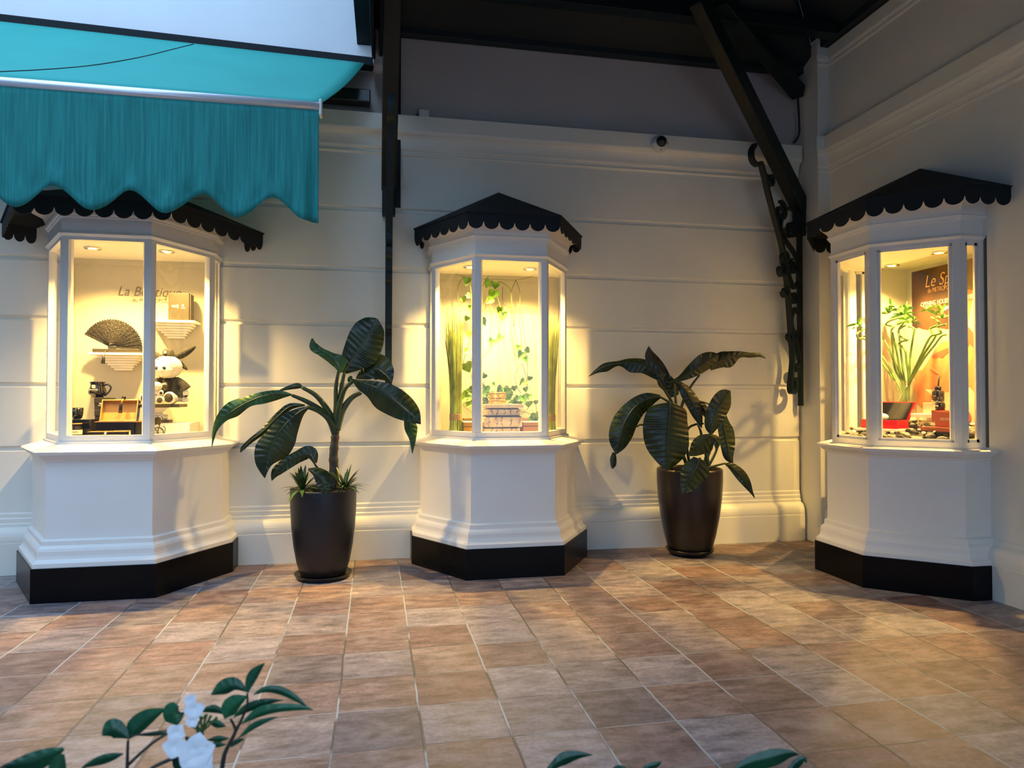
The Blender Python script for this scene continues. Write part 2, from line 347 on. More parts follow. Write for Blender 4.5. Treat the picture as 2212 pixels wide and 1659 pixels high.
# same mouldings returned across the pier front
def extr_px(prof, y0):
    n = len(prof); x0, x1 = XP-.0, XR+.05; mb = MB()
    vs = [(x0-o, y0-o, z) for o, z in prof] + [(x1, y0-o, z) for o, z in prof]
    return mb.add(vs, [(i, i+1, n+i+1, n+i) for i in range(n-1)])
struct(extr_px([(o*.6, z) for o, z in CORN] + [(0,4.29)], YP), 'trim_4', M['plaster'])
struct(extr_px([(0,5.05),(.018,5.07),(.006,5.10),(.028,5.12),(.03,5.16),(0,5.17)], YP), 'trim_5', M['plaster'])
# hipped timber roof: undersides slope up from both walls
def roof():
    mb = MB(); k = .42; e = 1.9
    y1 = WB+.2; x1 = XR+.3; L0 = -.02
    zb = lambda y: 5.11+k*(WB-y)
    zr = 5.26
    # back slope (hip edge runs from the corner)
    a = (L0,y1,zb(y1)); b_ = (x1,y1,zb(y1)); c = (x1-4.2,y1-4.2,zb(y1-4.2)); d = (L0,y1-4.2,zb(y1-4.2))
    t = .12; zt = zb(y1-4.2); yr_ = y1-4.1
    mb.hexa([(L0,-2.6,3.35),(x1,-2.6,3.35),(x1,yr_,zt),(L0,yr_,zt),(L0,-2.6,3.35+t),(x1,-2.6,3.35+t),(x1,yr_,zt+t),(L0,yr_,zt+t)])  # added low front slope, out of view, keeps daylight off the upper walls
    mb.add([(L0,6.8,4.55),(L0,-2.6,3.2),(L0,-2.6,3.5),(L0,yr_,zt+.1),(L0,y1,5.2)], [(0,1,2,3,4)])  # added gable board that blocks light entering at the roof's left end
    mb.hexa([a,b_,c,d] + [(p[0],p[1],p[2]+t) for p in (a,b_,c,d)])
    # right slope
    e0 = (x1,y1,zr-.1); e1 = (x1,-3.5,zr-.1); f1 = (x1-4.2,-3.5,zr+1.75); f0 = (x1-4.2,y1-4.2,zr+1.75)
    mb.hexa([e0,e1,f1,f0] + [(p[0],p[1],p[2]+t) for p in (e0,e1,f1,f0)])
    mb.box((L0,y1-4.3,7.0),(x1+.3,y1+.4,7.1)); mb.box((L0,y1,5.0),(x1+.3,y1+.4,7.1)); mb.box((x1,-4,5.9),(x1+.3,y1+.4,7.1))
    return mb
struct(roof(), 'ceiling', M['roof_board'])

struct(MB().box((-9.3,-6,0),(-9,8,9)), 'light_block_left', M['blocker_blue'])  # added out of view to block side skylight and bounce cool light
struct(MB().box((-9.3,-6.3,0),(-1.2,-6,7.5)), 'light_block_front', M['concrete'])  # added out of view to cut low sky light on the left case
def beam(name, p, q, wz, wy, m=M['green_paint'], side=None):
    p = Vector(p); q = Vector(q); t = (q-p).normalized(); s = side or Vector((0,0,1)).cross(t).normalized(); s = Vector(s); u = t.cross(s).normalized()
    a = s*wy/2; b = u*wz/2
    return struct(MB().hexa([p-a-b,p+a-b,q+a-b,q-a-b,p-a+b,p+a+b,q+a+b,q-a+b]), name, m, .006)
beam('trim_6', (.1,WB-.05,5.13), (XP,WB-.05,5.13), .09, .10, M['roof_board'])
beam('trim_7', (.1,6.25,5.28), (XP,6.25,5.28), .12, .14, M['green_paint'])
beam('trim_8', (XR-.05,YP,5.30), (XR-.05,-3,5.30), .09, .10, M['roof_board'])
# verge boards and gutter piece at the roof's open left end
beam('trim_9', (-.02,6.86,4.92), (-.12,4.6,5.9), .20, .035)
beam('trim_10', (-.10,6.84,4.98), (-.22,4.6,5.96), .05, .16)
# ------------------------------------------------------------------ roof brackets
def spiral(c, r0, turns, a0, n=26, s=1):
    return [(c[0]+r0*(1-.72*i/n)*math.cos(a0+s*turns*2*math.pi*i/n), c[1]+r0*(1-.72*i/n)*math.sin(a0+s*turns*2*math.pi*i/n)) for i in range(n+1)]
def bracket(base, d, label, zpost=(1.45,3.70), strut_top=(1.84,5.24), rafter=((.02,4.87),(1.46,5.38)), wdt=.055, timber=.13):
    d = Vector((d[0], d[1], 0)).normalized(); s_ = Vector((-d.y, d.x, 0)); b = Vector((base[0], base[1], 0))
    P = lambda s, z: b + d*s + Vector((0,0,z))
    o = empty('iron_roof_bracket', P(0, zpost[0]), label, 'bracket', 'cast iron scroll brackets under the roof')
    mb = MB()
    def tb(p, q, h, wd):
        p = Vector(p); q = Vector(q); t = (q-p).normalized(); u = t.cross(s_).normalized(); a = s_*wd/2; c = u*h/2
        mb.hexa([p-a-c,p+a-c,q+a-c,q-a-c,p-a+c,p+a+c,q+a+c,q-a+c])
    mb.__init__(); tb(P(-.02,3.60), P(*strut_top), .17, timber); mb.build('strut', M['green_paint'], o, .008)
    if rafter: mb.__init__(); tb(P(*rafter[0]), P(*rafter[1]), .14, timber); mb.build('rafter', M['green_paint'], o, .008)
    mb.__init__(); tb(P(.035,zpost[0]), P(.035,3.75), .035, wdt); tb(P(.03,3.3), P(.03,3.75), .09, timber*.9); mb.build('post', M['green_paint'], o, .004)
    mb.__init__()
    outer = [(.90,4.10),(.965,4.02),(.95,3.93),(.86,3.90),(.80,3.93),(.74,3.83),(.66,3.65),(.52,3.38),(.40,3.14),(.32,2.85),(.27,2.55),(.235,2.25),(.20,1.97),(.225,1.80),(.255,1.66),(.235,1.60),(.17,1.60),(.14,1.67),(.16,1.74),(.19,1.72)]
    pts = [P(q.x, q.y) for q in spline([(a,c,0) for a,c in outer], 70)]
    mb.strap(pts, wdt, .034, s_); mb.build('curved_bar', M['green_paint'], o)
    for c, r, tu, a0, sg in (((.42,3.50),.11,1.2,1.5,1),((.22,3.35),.10,1.3,0,-1),((.33,3.02),.09,1.2,4.0,1),((.16,2.95),.085,1.3,1.0,-1),((.42,2.88),.075,1.1,2.2,1),
                             ((.16,2.62),.07,1.2,3.0,1),((.34,2.66),.06,1.2,0,-1),((.14,2.2),.05,1.2,1.2,1),((.27,2.18),.045,1.1,4.5,-1),((.12,1.86),.045,1.2,2.0,1),((.62,3.80),.08,1.2,.5,-1)):
        mb.__init__(); mb.strap([P(*q) for q in spiral(c, r, tu, a0, 26, sg)], wdt*.85, .026, s_); mb.build('scroll', M['green_paint'], o)
    for pl in ([(.05,3.55),(.30,3.55),(.42,3.30),(.10,3.05),(.06,2.8)],[(.06,2.8),(.16,2.72),(.30,2.9),(.36,3.1)],[(.06,2.45),(.14,2.5),(.22,2.35),(.10,2.08),(.06,1.95)]):
        mb.__init__(); mb.strap([P(q.x,q.y) for q in spline([(a,c,0) for a,c in pl], 24)], wdt*.85, .026, s_); mb.build('scroll', M['green_paint'], o)
    return o
bracket((4.56,6.80), (-.883,-.469), 'dark green iron scroll bracket in the corner right of the right-hand planter')
bracket((.125,6.83), (0,-1), 'dark green iron scroll bracket seen edge on beside the teal awning', zpost=(1.78,3.9), strut_top=(1.9,5.30), rafter=None, wdt=.06, timber=.14)
beam('trim_11', (.11,6.85,4.95), (.11,4.4,6.05), .22, .16)
beam('trim_12', (.19,6.86,3.4), (.19,6.86,5.2), .06, .10, side=Vector((1,0,0)))

# ------------------------------------------------------------------ display kiosks
def offset(poly, o):
    """open polyline of (u,v), inset by o toward the wall-side centre; ends stay on their v"""
    n = len(poly); lines = []
    for i in range(n-1):
        a = Vector(poly[i]); b = Vector(poly[i+1]); t = (b-a).normalized(); nrm = Vector((t.y, -t.x))   # path goes left->right, inward = -v side
        lines.append((a + nrm*o, t))
    out = []
    for i in range(n):
        if i == 0: a, t = lines[0]; out.append((a.x, poly[0][1]))
        elif i == n-1: a, t = lines[-1]; out.append((a.x, poly[-1][1]))
        else:
            a, t = lines[i-1]; c, s = lines[i]; den = t.x*s.y - t.y*s.x
            k = ((c.x-a.x)*s.y - (c.y-a.y)*s.x)/den; p = a + t*k; out.append((p.x, p.y))
    return out
def kiosk(name, org, face, a, b, d, e, gz, aw, label, lights, canopy_label, fo=.19, fw_=.05, recess=None, spotw=1.0):
    """org = wall point at kiosk centre, face='y' (looks toward -y) or 'x' (looks toward -x)"""
    if face == 'y': Lc = lambda u, v, z: Vector((org[0]+u, org[1]-v, z))
    else: Lc = lambda u, v, z: Vector((org[0]-v, org[1]-u, z))
    base = [(-b,0),(-b,e),(-a,d),(a,d),(b,e),(b,0)]
    root = empty('display_kiosk', Lc(0,d/2,0), label, 'display case')
    def sweep(pname, prof, m, bevel=0, poly=base, closed_top=True):
        mb = MB(); rings = [offset(poly, o) for o, z in prof]; n = len(poly)
        vs = [Lc(p[0],p[1],z) for (o,z), r in zip(prof, rings) for p in r]
        fs = [(i*n+k, i*n+k+1, (i+1)*n+k+1, (i+1)*n+k) for i in range(len(prof)-1) for k in range(n-1)]
        mb.add(vs, fs)
        top = [Lc(p[0],p[1],prof[-1][1]) for p in rings[-1]]; mb.add(top, [tuple(range(n))])
        bot = [Lc(p[0],p[1],prof[0][1]) for p in rings[0]]; mb.add(bot, [tuple(range(n))])
        return mb.build(pname, m, root, bevel)
    g0, g1 = gz
    sweep('plinth', [(0,0.0),(0,.26)], M['granite'], .003)
    # thin pale joints at the plinth corners
    sweep('body', [(.012,.26),(.012,.292),(.03,.305),(.04,.318),(.045,.34),(.045,.375),(.052,.395),(.066,.408),(.074,.415),(.074,.448),(.10,.46),(.10,1.06)], M['white_paint'])
    sweep('sill', [(.095,1.05),(.085,1.068),(.06,1.085),(.05,1.10),(.03,1.105),(.018,1.128),(.03,1.138),(fo-.02,g0-.066),(fo-.02,g0-.05),(fo-.0,g0-.05)], M['white_paint'])
    # glazing frame
    po = offset(base, fo); pi = offset(base, fo+.045); pg = offset(base, fo+.022)
    fr = MB()
    def seg(i, t0, t1, z0, z1, A=po, B=pi):
        P = []
        for poly in (A, B):
            p = Vector(poly[i]); q = Vector(poly[i+1]); P.append((p+(q-p)*t0, p+(q-p)*t1))
        w_ = [P[0][0],P[0][1],P[1][1],P[1][0]]
        fr.hexa([Lc(x.x,x.y,z0) for x in w_] + [Lc(x.x,x.y,z1) for x in w_])
    for i in range(5):
        ln = (Vector(po[i+1])-Vector(po[i])).length
        seg(i, 0, 1, g0-.05, g0); seg(i, 0, 1, g1, g1+.045)
        ww = min(fw_/ln, .3)
        seg(i, 0, ww, g0, g1); seg(i, 1-ww, 1, g0, g1)
        if recess:   # extra inner bead
            A2 = offset(base, fo+.012); B2 = offset(base, fo+.034); w2 = ww + .022/ln
            seg(i, ww, w2, g0, g1, A2, B2); seg(i, 1-w2, 1-ww, g0, g1, A2, B2); seg(i, 0, 1, g0, g0+.022, A2, B2); seg(i, 0, 1, g1-.022, g1, A2, B2)
    fr.build('window_frame', M['frame_paint'], root, .003)
    for i in range(5):
        p = pg[i]; q = pg[i+1]
        MB().add([Lc(p[0],p[1],g0),Lc(q[0],q[1],g0),Lc(q[0],q[1],g1),Lc(p[0],p[1],g1)], [(0,1,2,3)]).build('glass_pane', M['glass'], root)
    # frieze, cove
    z = g1+.045; fb = [(-b+.0,0),(-b,e),(-a,d),(a,d),(b,e),(b-.0,0)]
    sweep('frieze', [(fo+.03,z-.04),(fo-.012,z-.012),(fo-.022,z),(fo-.012,z+.018),(fo,z+.022),(fo,z+.125),(fo-.012,z+.132),(fo-.012,z+.142),(fo-.024,z+.148),(fo-.03,z+.165),(fo-.02,z+.172)]
          + [(fo-.02-.10*(1-math.cos(math.radians(t))), z+.172+.11*math.sin(math.radians(t))) for t in (15,30,45,60,75,90)], M['white_paint'], poly=fb)
    # scalloped canopy
    (ua, va), (ub, vb), uw, za, zap, nl = aw['front'], aw['side'], aw['wall'], aw['z'], aw['apex'], aw['lobes']
    ring = [(-uw,0),(-ub,vb),(-ua,va),(ua,va),(ub,vb),(uw,0)]
    cn = bpy.data.objects.new('canopy', None); C.objects.link(cn); cn.empty_display_size = .1; cn.location = Lc(0,va/2,za); cn.parent = root; cn.matrix_parent_inverse = Matrix.Translation(-root.location)
    ap = Lc(aw.get('apu',0), 0, zap)
    mb = MB(); mb.add([ap] + [Lc(p[0]*1.012,p[1]*1.01,za-.003) for p in ring], [(0,i+1,i+2) for i in range(5)])
    r_ = mb.build('canopy_roof', M['black_canvas'], root); so = r_.modifiers.new('s','SOLIDIFY'); so.thickness = .012; so.offset = 0
    bpy.data.objects.remove(cn)
    mb = MB(); hs, hl = .080, .064
    for i in range(5):
        p = Vector(ring[i]); q = Vector(ring[i+1]); k = nl[i]; n = k*12
        top = []; bot = []
        for j in range(n+1):
            t = j/n; c = p+(q-p)*t; f = (t*k) % 1.0
            if j == n: f = 1.0
            h = hs + hl*math.sqrt(max(0, 1-(2*f-1)**2))
            top.append(Lc(c.x,c.y,za)); bot.append(Lc(c.x,c.y,za-h))
        mb.add(top+bot, [(j,j+1,n+1+j+1,n+1+j) for j in range(n)])
    v_ = mb.build('scalloped_valance', M['black_canvas'], root); so = v_.modifiers.new('s','SOLIDIFY'); so.thickness = .006
    # interior: ceiling, floor, back panel
    inner = offset(base, fo+.04)
    if recess:
        rd, ru0, ru1 = recess
        poly = [(ru0,-rd)] + [(ru0,0)] + inner + [(ru1,0),(ru1,-rd)]
    else:
        rd = 0; ru0, ru1 = -b+fo+.02, b-fo-.02; poly = [(p[0], max(p[1],.02)) for p in inner]
    mb = MB(); n = len(poly)
    mb.add([Lc(p[0],p[1],g1+.03) for p in poly] + [Lc(p[0],p[1],g1+.045) for p in poly], [tuple(range(n)), tuple(range(n,2*n))]).build('inner_ceiling', M['panel'], root)
    MB().add([Lc(p[0],p[1],g0-.045) for p in poly], [tuple(range(n))]).build('display_shelf', M['panel'], root)
    mb = MB(); vv = .022 - rd
    q = [Lc(ru0,vv,g0-.05),Lc(ru1,vv,g0-.05),Lc(ru1,vv,g1+.035),Lc(ru0,vv,g1+.035)]; mb.add(q, [(0,1,2,3)])
    if recess:
        for uu in (ru0, ru1): mb.add([Lc(uu,vv,g0-.05),Lc(uu,.0,g0-.05),Lc(uu,.0,g1+.035),Lc(uu,vv,g1+.035)], [(0,1,2,3)])
    mb.build('back_panel', M['panel'], root)
    if not recess:
        mb = MB()
        for s in (-1, 1):
            x0 = s*(b-fo-.02); x1 = s*(b-fo-.11)
            mb.hexa([Lc(x0,.02,g0-.045),Lc(x1,.02,g0-.045),Lc(x1,.06,g0-.045),Lc(x0,.06,g0-.045),Lc(x0,.02,g1+.03),Lc(x1,.02,g1+.03),Lc(x1,.06,g1+.03),Lc(x0,.06,g1+.03)])
        mb.hexa([Lc(-b+fo+.1,.02,g1-.05),Lc(b-fo-.1,.02,g1-.05),Lc(b-fo-.1,.035,g1-.05),Lc(-b+fo+.1,.035,g1-.05),Lc(-b+fo+.1,.02,g1+.03),Lc(b-fo-.1,.02,g1+.03),Lc(b-fo-.1,.035,g1+.03),Lc(-b+fo+.1,.035,g1+.03)])
        mb.build('panel_moulding', M['panel'], root, .004)
    for (u, v) in lights:
        c = Lc(u, v, g1+.0015)
        dl = MB().lathe(c, [(.062,.004),(.066,0),(.062,-.007),(.045,-.009),(.038,.0),(.03,.003)], 28).build('downlight', M['chrome'], root)
        b2 = MB().lathe(c+Vector((0,0,-.0035)), [(.0001,0),(.034,0)], 20).build('bulb', M['bulb'], dl)
        b2.matrix_parent_inverse = dl.matrix_world.inverted() if False else Matrix.Identity(4)
        ld = bpy.data.lights.new('downlight_beam', 'SPOT'); ld.energy = SPOT_W*spotw; ld.color = WARM; ld.spot_size = math.radians(134); ld.spot_blend = 1.0; ld.shadow_soft_size = .022
        lo = bpy.data.objects.new('downlight_beam', ld); C.objects.link(lo); lo.location = c+Vector((0,0,-.03))
    return root, Lc
K1 = dict(front=(.545,1.14), side=(1.07,.18), wall=.88, z=3.05, apex=3.50, lobes=(3,7,8,7,3))
K2 = dict(front=(.41,.985), side=(.824,.25), wall=.72, z=3.14, apex=3.605, lobes=(2,6,6,6,2), apu=.03)
K3 = dict(front=(.39,.834), side=(.91,.40), wall=.92, z=3.14, apex=3.56, lobes=(3,5,4,5,3), apu=.03)
kiosk('k1', (-2.085,WB), 'y', .435,.858,1.065,.33, (1.245,2.785), K1, 'white bay display case with black canopy, plush cow and folding fan inside', [(-.225,.54),(.34,.52)], '', spotw=1.0)
kiosk('k2', (1.187,WB), 'y', .43,.848,1.03,.345, (1.236,2.757), K2, 'white bay display case with black canopy, hanging vines and reed bundles inside', [(-.32,.47),(.25,.47)], '', spotw=.85)
kiosk('k3', (XR,K3Y), 'x', .313,.81,.83,.27, (1.19,2.765), K3, 'white bay display case on the right wall, with bamboo and stones inside', [(-.30,.02),(.28,.05)], '', recess=(.43,-.62,.66), fo=.14, fw_=.05, spotw=.85)

# ------------------------------------------------------------------ lettering helper
def text(body, size, m, org, X, Y, parent, name='lettering', shear=0, ext=.0012, thin=0, width=None, align='LEFT'):
    cu = bpy.data.curves.new('t', 'FONT'); cu.body = body; cu.size = size; cu.shear = shear; cu.extrude = ext; cu.offset = thin; cu.align_x = align
    to = bpy.data.objects.new('t', cu); C.objects.link(to)
    me = bpy.data.meshes.new_from_object(to); bpy.data.objects.remove(to)
    X = Vector(X).normalized(); Y = Vector(Y).normalized(); Z = X.cross(Y)
    sx = 1.0
    if width:
        xs = [v.co.x for v in me.vertices]; sx = width / max(1e-6, max(xs)-min(xs))
    for v in me.vertices: v.co = Vector(org) + X*v.co.x*sx + Y*v.co.y + Z*(v.co.z+ext)
    me.materials.clear(); me.materials.append(m); me.name = name
    o = bpy.data.objects.new(name, me); C.objects.link(o); o.parent = parent; o.matrix_parent_inverse = Matrix.Translation(-Vector(parent.location))
    return o
def monogram(org, X, Y, s, m, parent):
    X = Vector(X); Y = Vector(Y); Z = X.cross(Y); mb = MB(); org = Vector(org)
    def q(a, b, c, d):
        p = [(a,b),(c,b),(c,d),(a,d)]
        mb.hexa([org+X*x*s+Y*y*s for x,y in p] + [org+X*x*s+Y*y*s+Z*.0015 for x,y in p])
    for a in ((-.45,-.25,-.2,.45),(.2,-.45,.45,.25),(-.2,-.5,-.04,.5),(.04,-.5,.2,.5),(-.3,-.09,.3,.09),(-.45,-.42,-.28,-.3),(.28,.3,.45,.42)): q(*a)
    return mb.build('monogram', m, parent)
EX, EY, EZ = Vector((1,0,0)), Vector((0,1,0)), Vector((0,0,1))

# ------------------------------------------------------------------ teal folding awning
def teal_awning():
    YT, ZT = 5.20, 3.655
    xr, xl = -.405, -3.9
    root = empty('folding_awning', (-2.1, 6.8, 4.76), 'large teal canvas awning with wavy valance at the upper left', 'awning')
    TL = lambda x: .024*(-x-.1)
    def CZ(x, y):
        t = min(1, max(0, (6.72-y)/(6.72-YT))); return (4.735+TL(x))*(1-t)+(ZT+.035)*t - .035*math.sin(math.pi*t)
    mb = MB(); n, m_ = 30, 12; vs = []
    for i in range(n+1):
        for j in range(m_+1):
            t = j/m_; xe = -.10*(1-t) + (xr+.02)*t; x = xl + (xe-xl)*i/n
            vs.append((x, 6.72+(YT-6.72)*t, CZ(x, 6.72+(YT-6.72)*t)))
    mb.add(vs, [(i*(m_+1)+j, (i+1)*(m_+1)+j, (i+1)*(m_+1)+j+1, i*(m_+1)+j+1) for i in range(n) for j in range(m_)], True)
    o = mb.build('canvas_top', M['teal'], root); so = o.modifiers.new('s','SOLIDIFY'); so.thickness = .004
    MB().tube([(xl,YT-.012,ZT),(xr,YT-.012,ZT)], .034, 16).build('front_tube', M['alu'], root)
    MB().box((xr,YT-.04,ZT-.07),(xr+.022,YT+.04,ZT+.055)).build('end_cap', M['plastic_white'], root, .012)
    MB().hexa([(xl,6.70,4.705+TL(xl)),(-.03,6.70,4.705),(-.03,6.83,4.705),(xl,6.83,4.705+TL(xl)),(xl,6.70,4.795+TL(xl)),(-.03,6.70,4.79),(-.03,6.83,4.79),(xl,6.83,4.795+TL(xl))]).build('wall_rail', M['black_canvas'], root, .01)
    # seam line lying on the canvas
    P = lambda px, py: None
    seam = []
    nrm = Vector((0, -(4.72-ZT), -(YT-6.72))).normalized()
    for px, py in ((0,157),(100,152),(200,143),(300,126),(370,109),(418,97)):
        r = ray(px, py); a, b = YT/r.y, 6.72/r.y
        for _ in range(30):
            c = (a+b)/2; p = CP+r*c
            if p.z > CZ(p.x,p.y): a = c
            else: b = c
        seam.append(CP+r*a + Vector((0,-.004,.006)))
    MB().tube(spline(seam, 24), .0035, 6).build('seam', M['cable'], root)
    # valance with wavy hem and soft folds
    mb = MB(); nx, nz = 260, 16; vs = []
    wl = .47; ph = -.485
    for i in range(nx+1):
        x = xl + (xr+.0-xl)*i/nx
        bot = .745 + .075*math.cos(2*math.pi*(x-ph)/wl)
        if x > ph: bot = .82 + (x-ph)*.15
        for j in range(nz+1):
            t = j/nz; z = ZT-.026 - (bot-.01)*t
            f = .012*t*math.sin(x*9+t*1.5) + .006*t*math.sin(x*23+2) + (.02*t*math.exp(-((x-xr)/.18)**2)*math.sin(x*46))
            g = .016*math.exp(-((t-.93)/.10)**2)*math.sin(2*math.pi*(x-ph)/wl*2+1) * (1 if x < xr-.2 else .4)
            vs.append((x, YT-.022-f-g, z))
    mb.add(vs, [(i*(nz+1)+j, (i+1)*(nz+1)+j, (i+1)*(nz+1)+j+1, i*(nz+1)+j+1) for i in range(nx) for j in range(nz)], True)
    o = mb.build('valance', M['teal_valance'], root); so = o.modifiers.new('s','SOLIDIFY'); so.thickness = .003
    # folding arm and wall shoe
    MB().tube([(-.55,6.70,4.40),(-1.35,6.0,3.98),(-.60,5.26,3.60)], .03, 8).build('folding_arm', M['dark_plastic'], root)
    MB().box((-.95,6.66,4.34),(-.05,6.80,4.46)).build('wall_shoe', M['dark_plastic'], root, .01)
teal_awning()

# ------------------------------------------------------------------ small fittings on the walls
def dome_camera():
    c = at(1424,312,'y',6.768); r = empty('security_camera', c, 'white dome security camera on the cornice under the roof', 'camera')
    ax = Vector((0,-1,-.0))
    MB().lathe(c, [(.0001,0),(.088,0),(.09,.02),(.084,.035),(.072,.05),(.066,.055),(.0001,.055)], 32, ax).build('base_ring', M['plastic_white'], r)
    MB().ball(c+Vector((.0,-.05,.012)), .058, 20, 14).build('dome', M['dark_plastic'], r)
    for dx, dz in ((-.068,.0),(.07,.0),(0,-.072)): MB().lathe(c+Vector((dx,-.047,dz)), [(.0001,0),(.006,0),(.006,.006),(.0001,.006)], 10, ax).build('screw', M['cable'], r)
dome_camera()
def junction():
    c = at(916,247,'y',6.80); r = empty('wireless_box', c, 'small square grey-white box with a black cable above the cornice', 'box')
    MB().box((c.x-.052,c.y-.02,c.z-.052),(c.x+.052,c.y+.02,c.z+.052)).build('housing', M['plastic_white'], r, .016)
    MB().box((c.x-.04,c.y+.02,c.z-.066),(c.x+.05,c.y+.075,c.z+.03)).build('mounting_plate', M['dark_plastic'], r, .01)
    MB().tube(spline([c+Vector((.05,.03,-.02)), c+Vector((.09,.04,-.035)), c+Vector((.12,.05,-.035)), c+Vector((.145,.075,-.03))], 12), .0045, 8).build('cable', M['cable'], r)
    MB().tube(spline([c+Vector((-.04,.03,.02)), c+Vector((-.068,.03,.0)), c+Vector((-.06,.03,-.04)), c+Vector((-.03,.04,-.06))], 12), .004, 8).build('cable', M['cable'], r)
junction()
def pipes():
    o = tag(MB().tube(spline([(4.53,6.80,5.02),(4.535,6.80,4.80),(4.54,6.79,4.60),(4.545,6.80,4.42),(4.50,6.82,4.33)], 20), .012, 8).build('cable_conduit', M['cable']), 'thin black cable hanging down the corner beside the pier', 'cable')
pipes()

# ------------------------------------------------------------------ leaf builder
def blade(pts, o, sc, dep, rip=.0036, nv=11, parent=None, m=None, name='leaf', curl=.0, back=0, cup=.25):
    """pts: (x, y, left width, right width[, depth offset]) in crop units of the photograph; turned into a solid-looking
    blade at real depth dep, cupped and pleated along its side veins"""
    P = [Vector((p[0]/sc+o[0], p[1]/sc+o[1], dep+(p[4] if len(p) > 4 else 0))) for p in pts]
    Wd = [Vector((p[2]/sc, p[3]/sc, 0)) for p in pts]
    n = 96; c = spline(P, n); wv = spline(Wd, n); K = 6; vs = []
    px = FPX/ (dep*FW.y + .0)
    L = sum((c[i+1]-c[i]).length for i in range(n)); acc = 0
    for i in range(n+1):
        if i: acc += (Vector((c[i].x,c[i].y,0))-Vector((c[i-1].x,c[i-1].y,0))).length
        t = c[min(i+1,n)]-c[max(i-1,0)]; t = Vector((t.x,t.y,0)); t = t.normalized() if t.length > 1e-6 else Vector((1,0,0))
        l = Vector((t.y,-t.x,0))     # left hand of travel (image y grows down)
        for k in range(-K, K+1):
            f = k/K; wd = max(wv[i].x,.3) if f < 0 else max(wv[i].y,.3)
            q = Vector((c[i].x,c[i].y,0)) - l*(f*wd) 
            dd = c[i].z + abs(f)**1.5*cup*wd/px*1.0
            ph = acc/11.5*2*math.pi - abs(f)*4.6
            rp = rip*(.75+.5*math.sin(acc*.13+2*f))*math.sin(ph+.7*math.sin(acc*.09+f*3))*min(1,abs(f)*2.2)*min(1,wd/14) + .016*f*f*math.sin(acc/17.0+(2.1 if f > 0 else 0))*min(1,wd/14)
            q3 = at(q.x, q.y, 'y', dd+rp); vs.append(q3)
    m_ = 2*K+1
    fs = [(i*m_+k, i*m_+k+1, (i+1)*m_+k+1, (i+1)*m_+k) for i in range(n) for k in range(m_-1)]
    mb = MB().add(vs, fs, True); ob = mb.build(name, m or M['leaf'], parent)
    # raised midrib
    mid = [vs[i*m_+K] + Vector((0,-.003,0)) for i in range(n+1)]
    rb = MB().tube(mid[:-2:4], [.0055*(1-.8*i*4/n) for i in range(len(mid[:-2:4]))], 6).build('midrib', M['petiole'], ob)
    return ob
def petiole(pts, o, sc, dep, r0, r1, parent):
    P = [at(p[0]/sc+o[0], p[1]/sc+o[1], 'y', dep+(p[2] if len(p) > 2 else 0)) for p in pts]
    q = spline(P, 22); return MB().tube(q, [r0+(r1-r0)*i/22 for i in range(23)], 8).build('petiole', M['petiole'], parent)
def planter(c, prof, sauc, label, m, group):
    root = empty('potted_plant', (c[0],c[1],0), label, 'plant', group)
    MB().lathe((c[0],c[1],0), prof, 48).build('pot', m, root)
    MB().lathe((c[0],c[1],0), sauc, 48).build('saucer', m, root)
    rt = prof[-1][0]; zt = prof[-1][1]
    mb = MB().lathe((c[0],c[1],0), [(.0001,zt+.0),(rt*.5,zt+.012),(rt+.004,zt-.004)], 40); mb.build('soil', M['soil'], root)
    return root
G = 'tall leafy plants in dark pots against the wall'
p1 = planter((-.43,6.20), [(.0001,.032),(.185,.032),(.195,.05),(.222,.14),(.248,.28),(.266,.44),(.275,.6),(.277,.745),(.276,.762),(.268,.765),(.262,.755),(.258,.70)],
             [(.0001,.006),(.20,.004),(.225,.012),(.240,.04),(.243,.044),(.236,.042),(.215,.022),(.0001,.022)], 'broad-leaved plant in a charcoal pot between the plush-cow case and the vine case', M['pot_dark'], None)
o1, s1, D = (440,660), 3.95, 6.20
tr = [at(x/s1+o1[0], y/s1+o1[1], 'y', D) for x, y in ((1112,1560),(1112,1400),(1108,1280),(1118,1160),(1128,1060),(1135,980))]
MB().tube(spline(tr, 24), [ (.042 - .0006*i + (.005 if i % 4 == 0 else 0)) for i in range(25)], 12).build('trunk', M['trunk'], p1)
for pts, r0, r1, dd in (([(1135,1060),(1160,850),(1175,700),(1200,575)],.030,.013,0),([(1120,1060),(1130,860),(1128,700),(1150,560)],.028,.012,-.03),
    ([(1130,1040),(1150,880),(1200,720),(1275,645)],.032,.014,-.06),([(1130,1060),(1180,900),(1260,790),(1345,745)],.038,.016,.04),
    ([(1125,1060),(1060,900),(960,770),(840,700)],.034,.014,.03),([(1125,1080),(1050,940),(900,830),(750,765)],.036,.013,-.02),
    ([(1125,1090),(1070,970),(980,900),(875,865)],.036,.014,-.08),([(1100,1540),(1060,1470),(985,1400),(945,1350)],.014,.008,-.06),([(1095,1560),(1010,1470),(930,1400),(895,1395)],.012,.007,-.12)):
    petiole([(a,b_,dd*i/3) for i,(a,b_) in enumerate(pts)], o1, s1, D, r0, r1, p1)
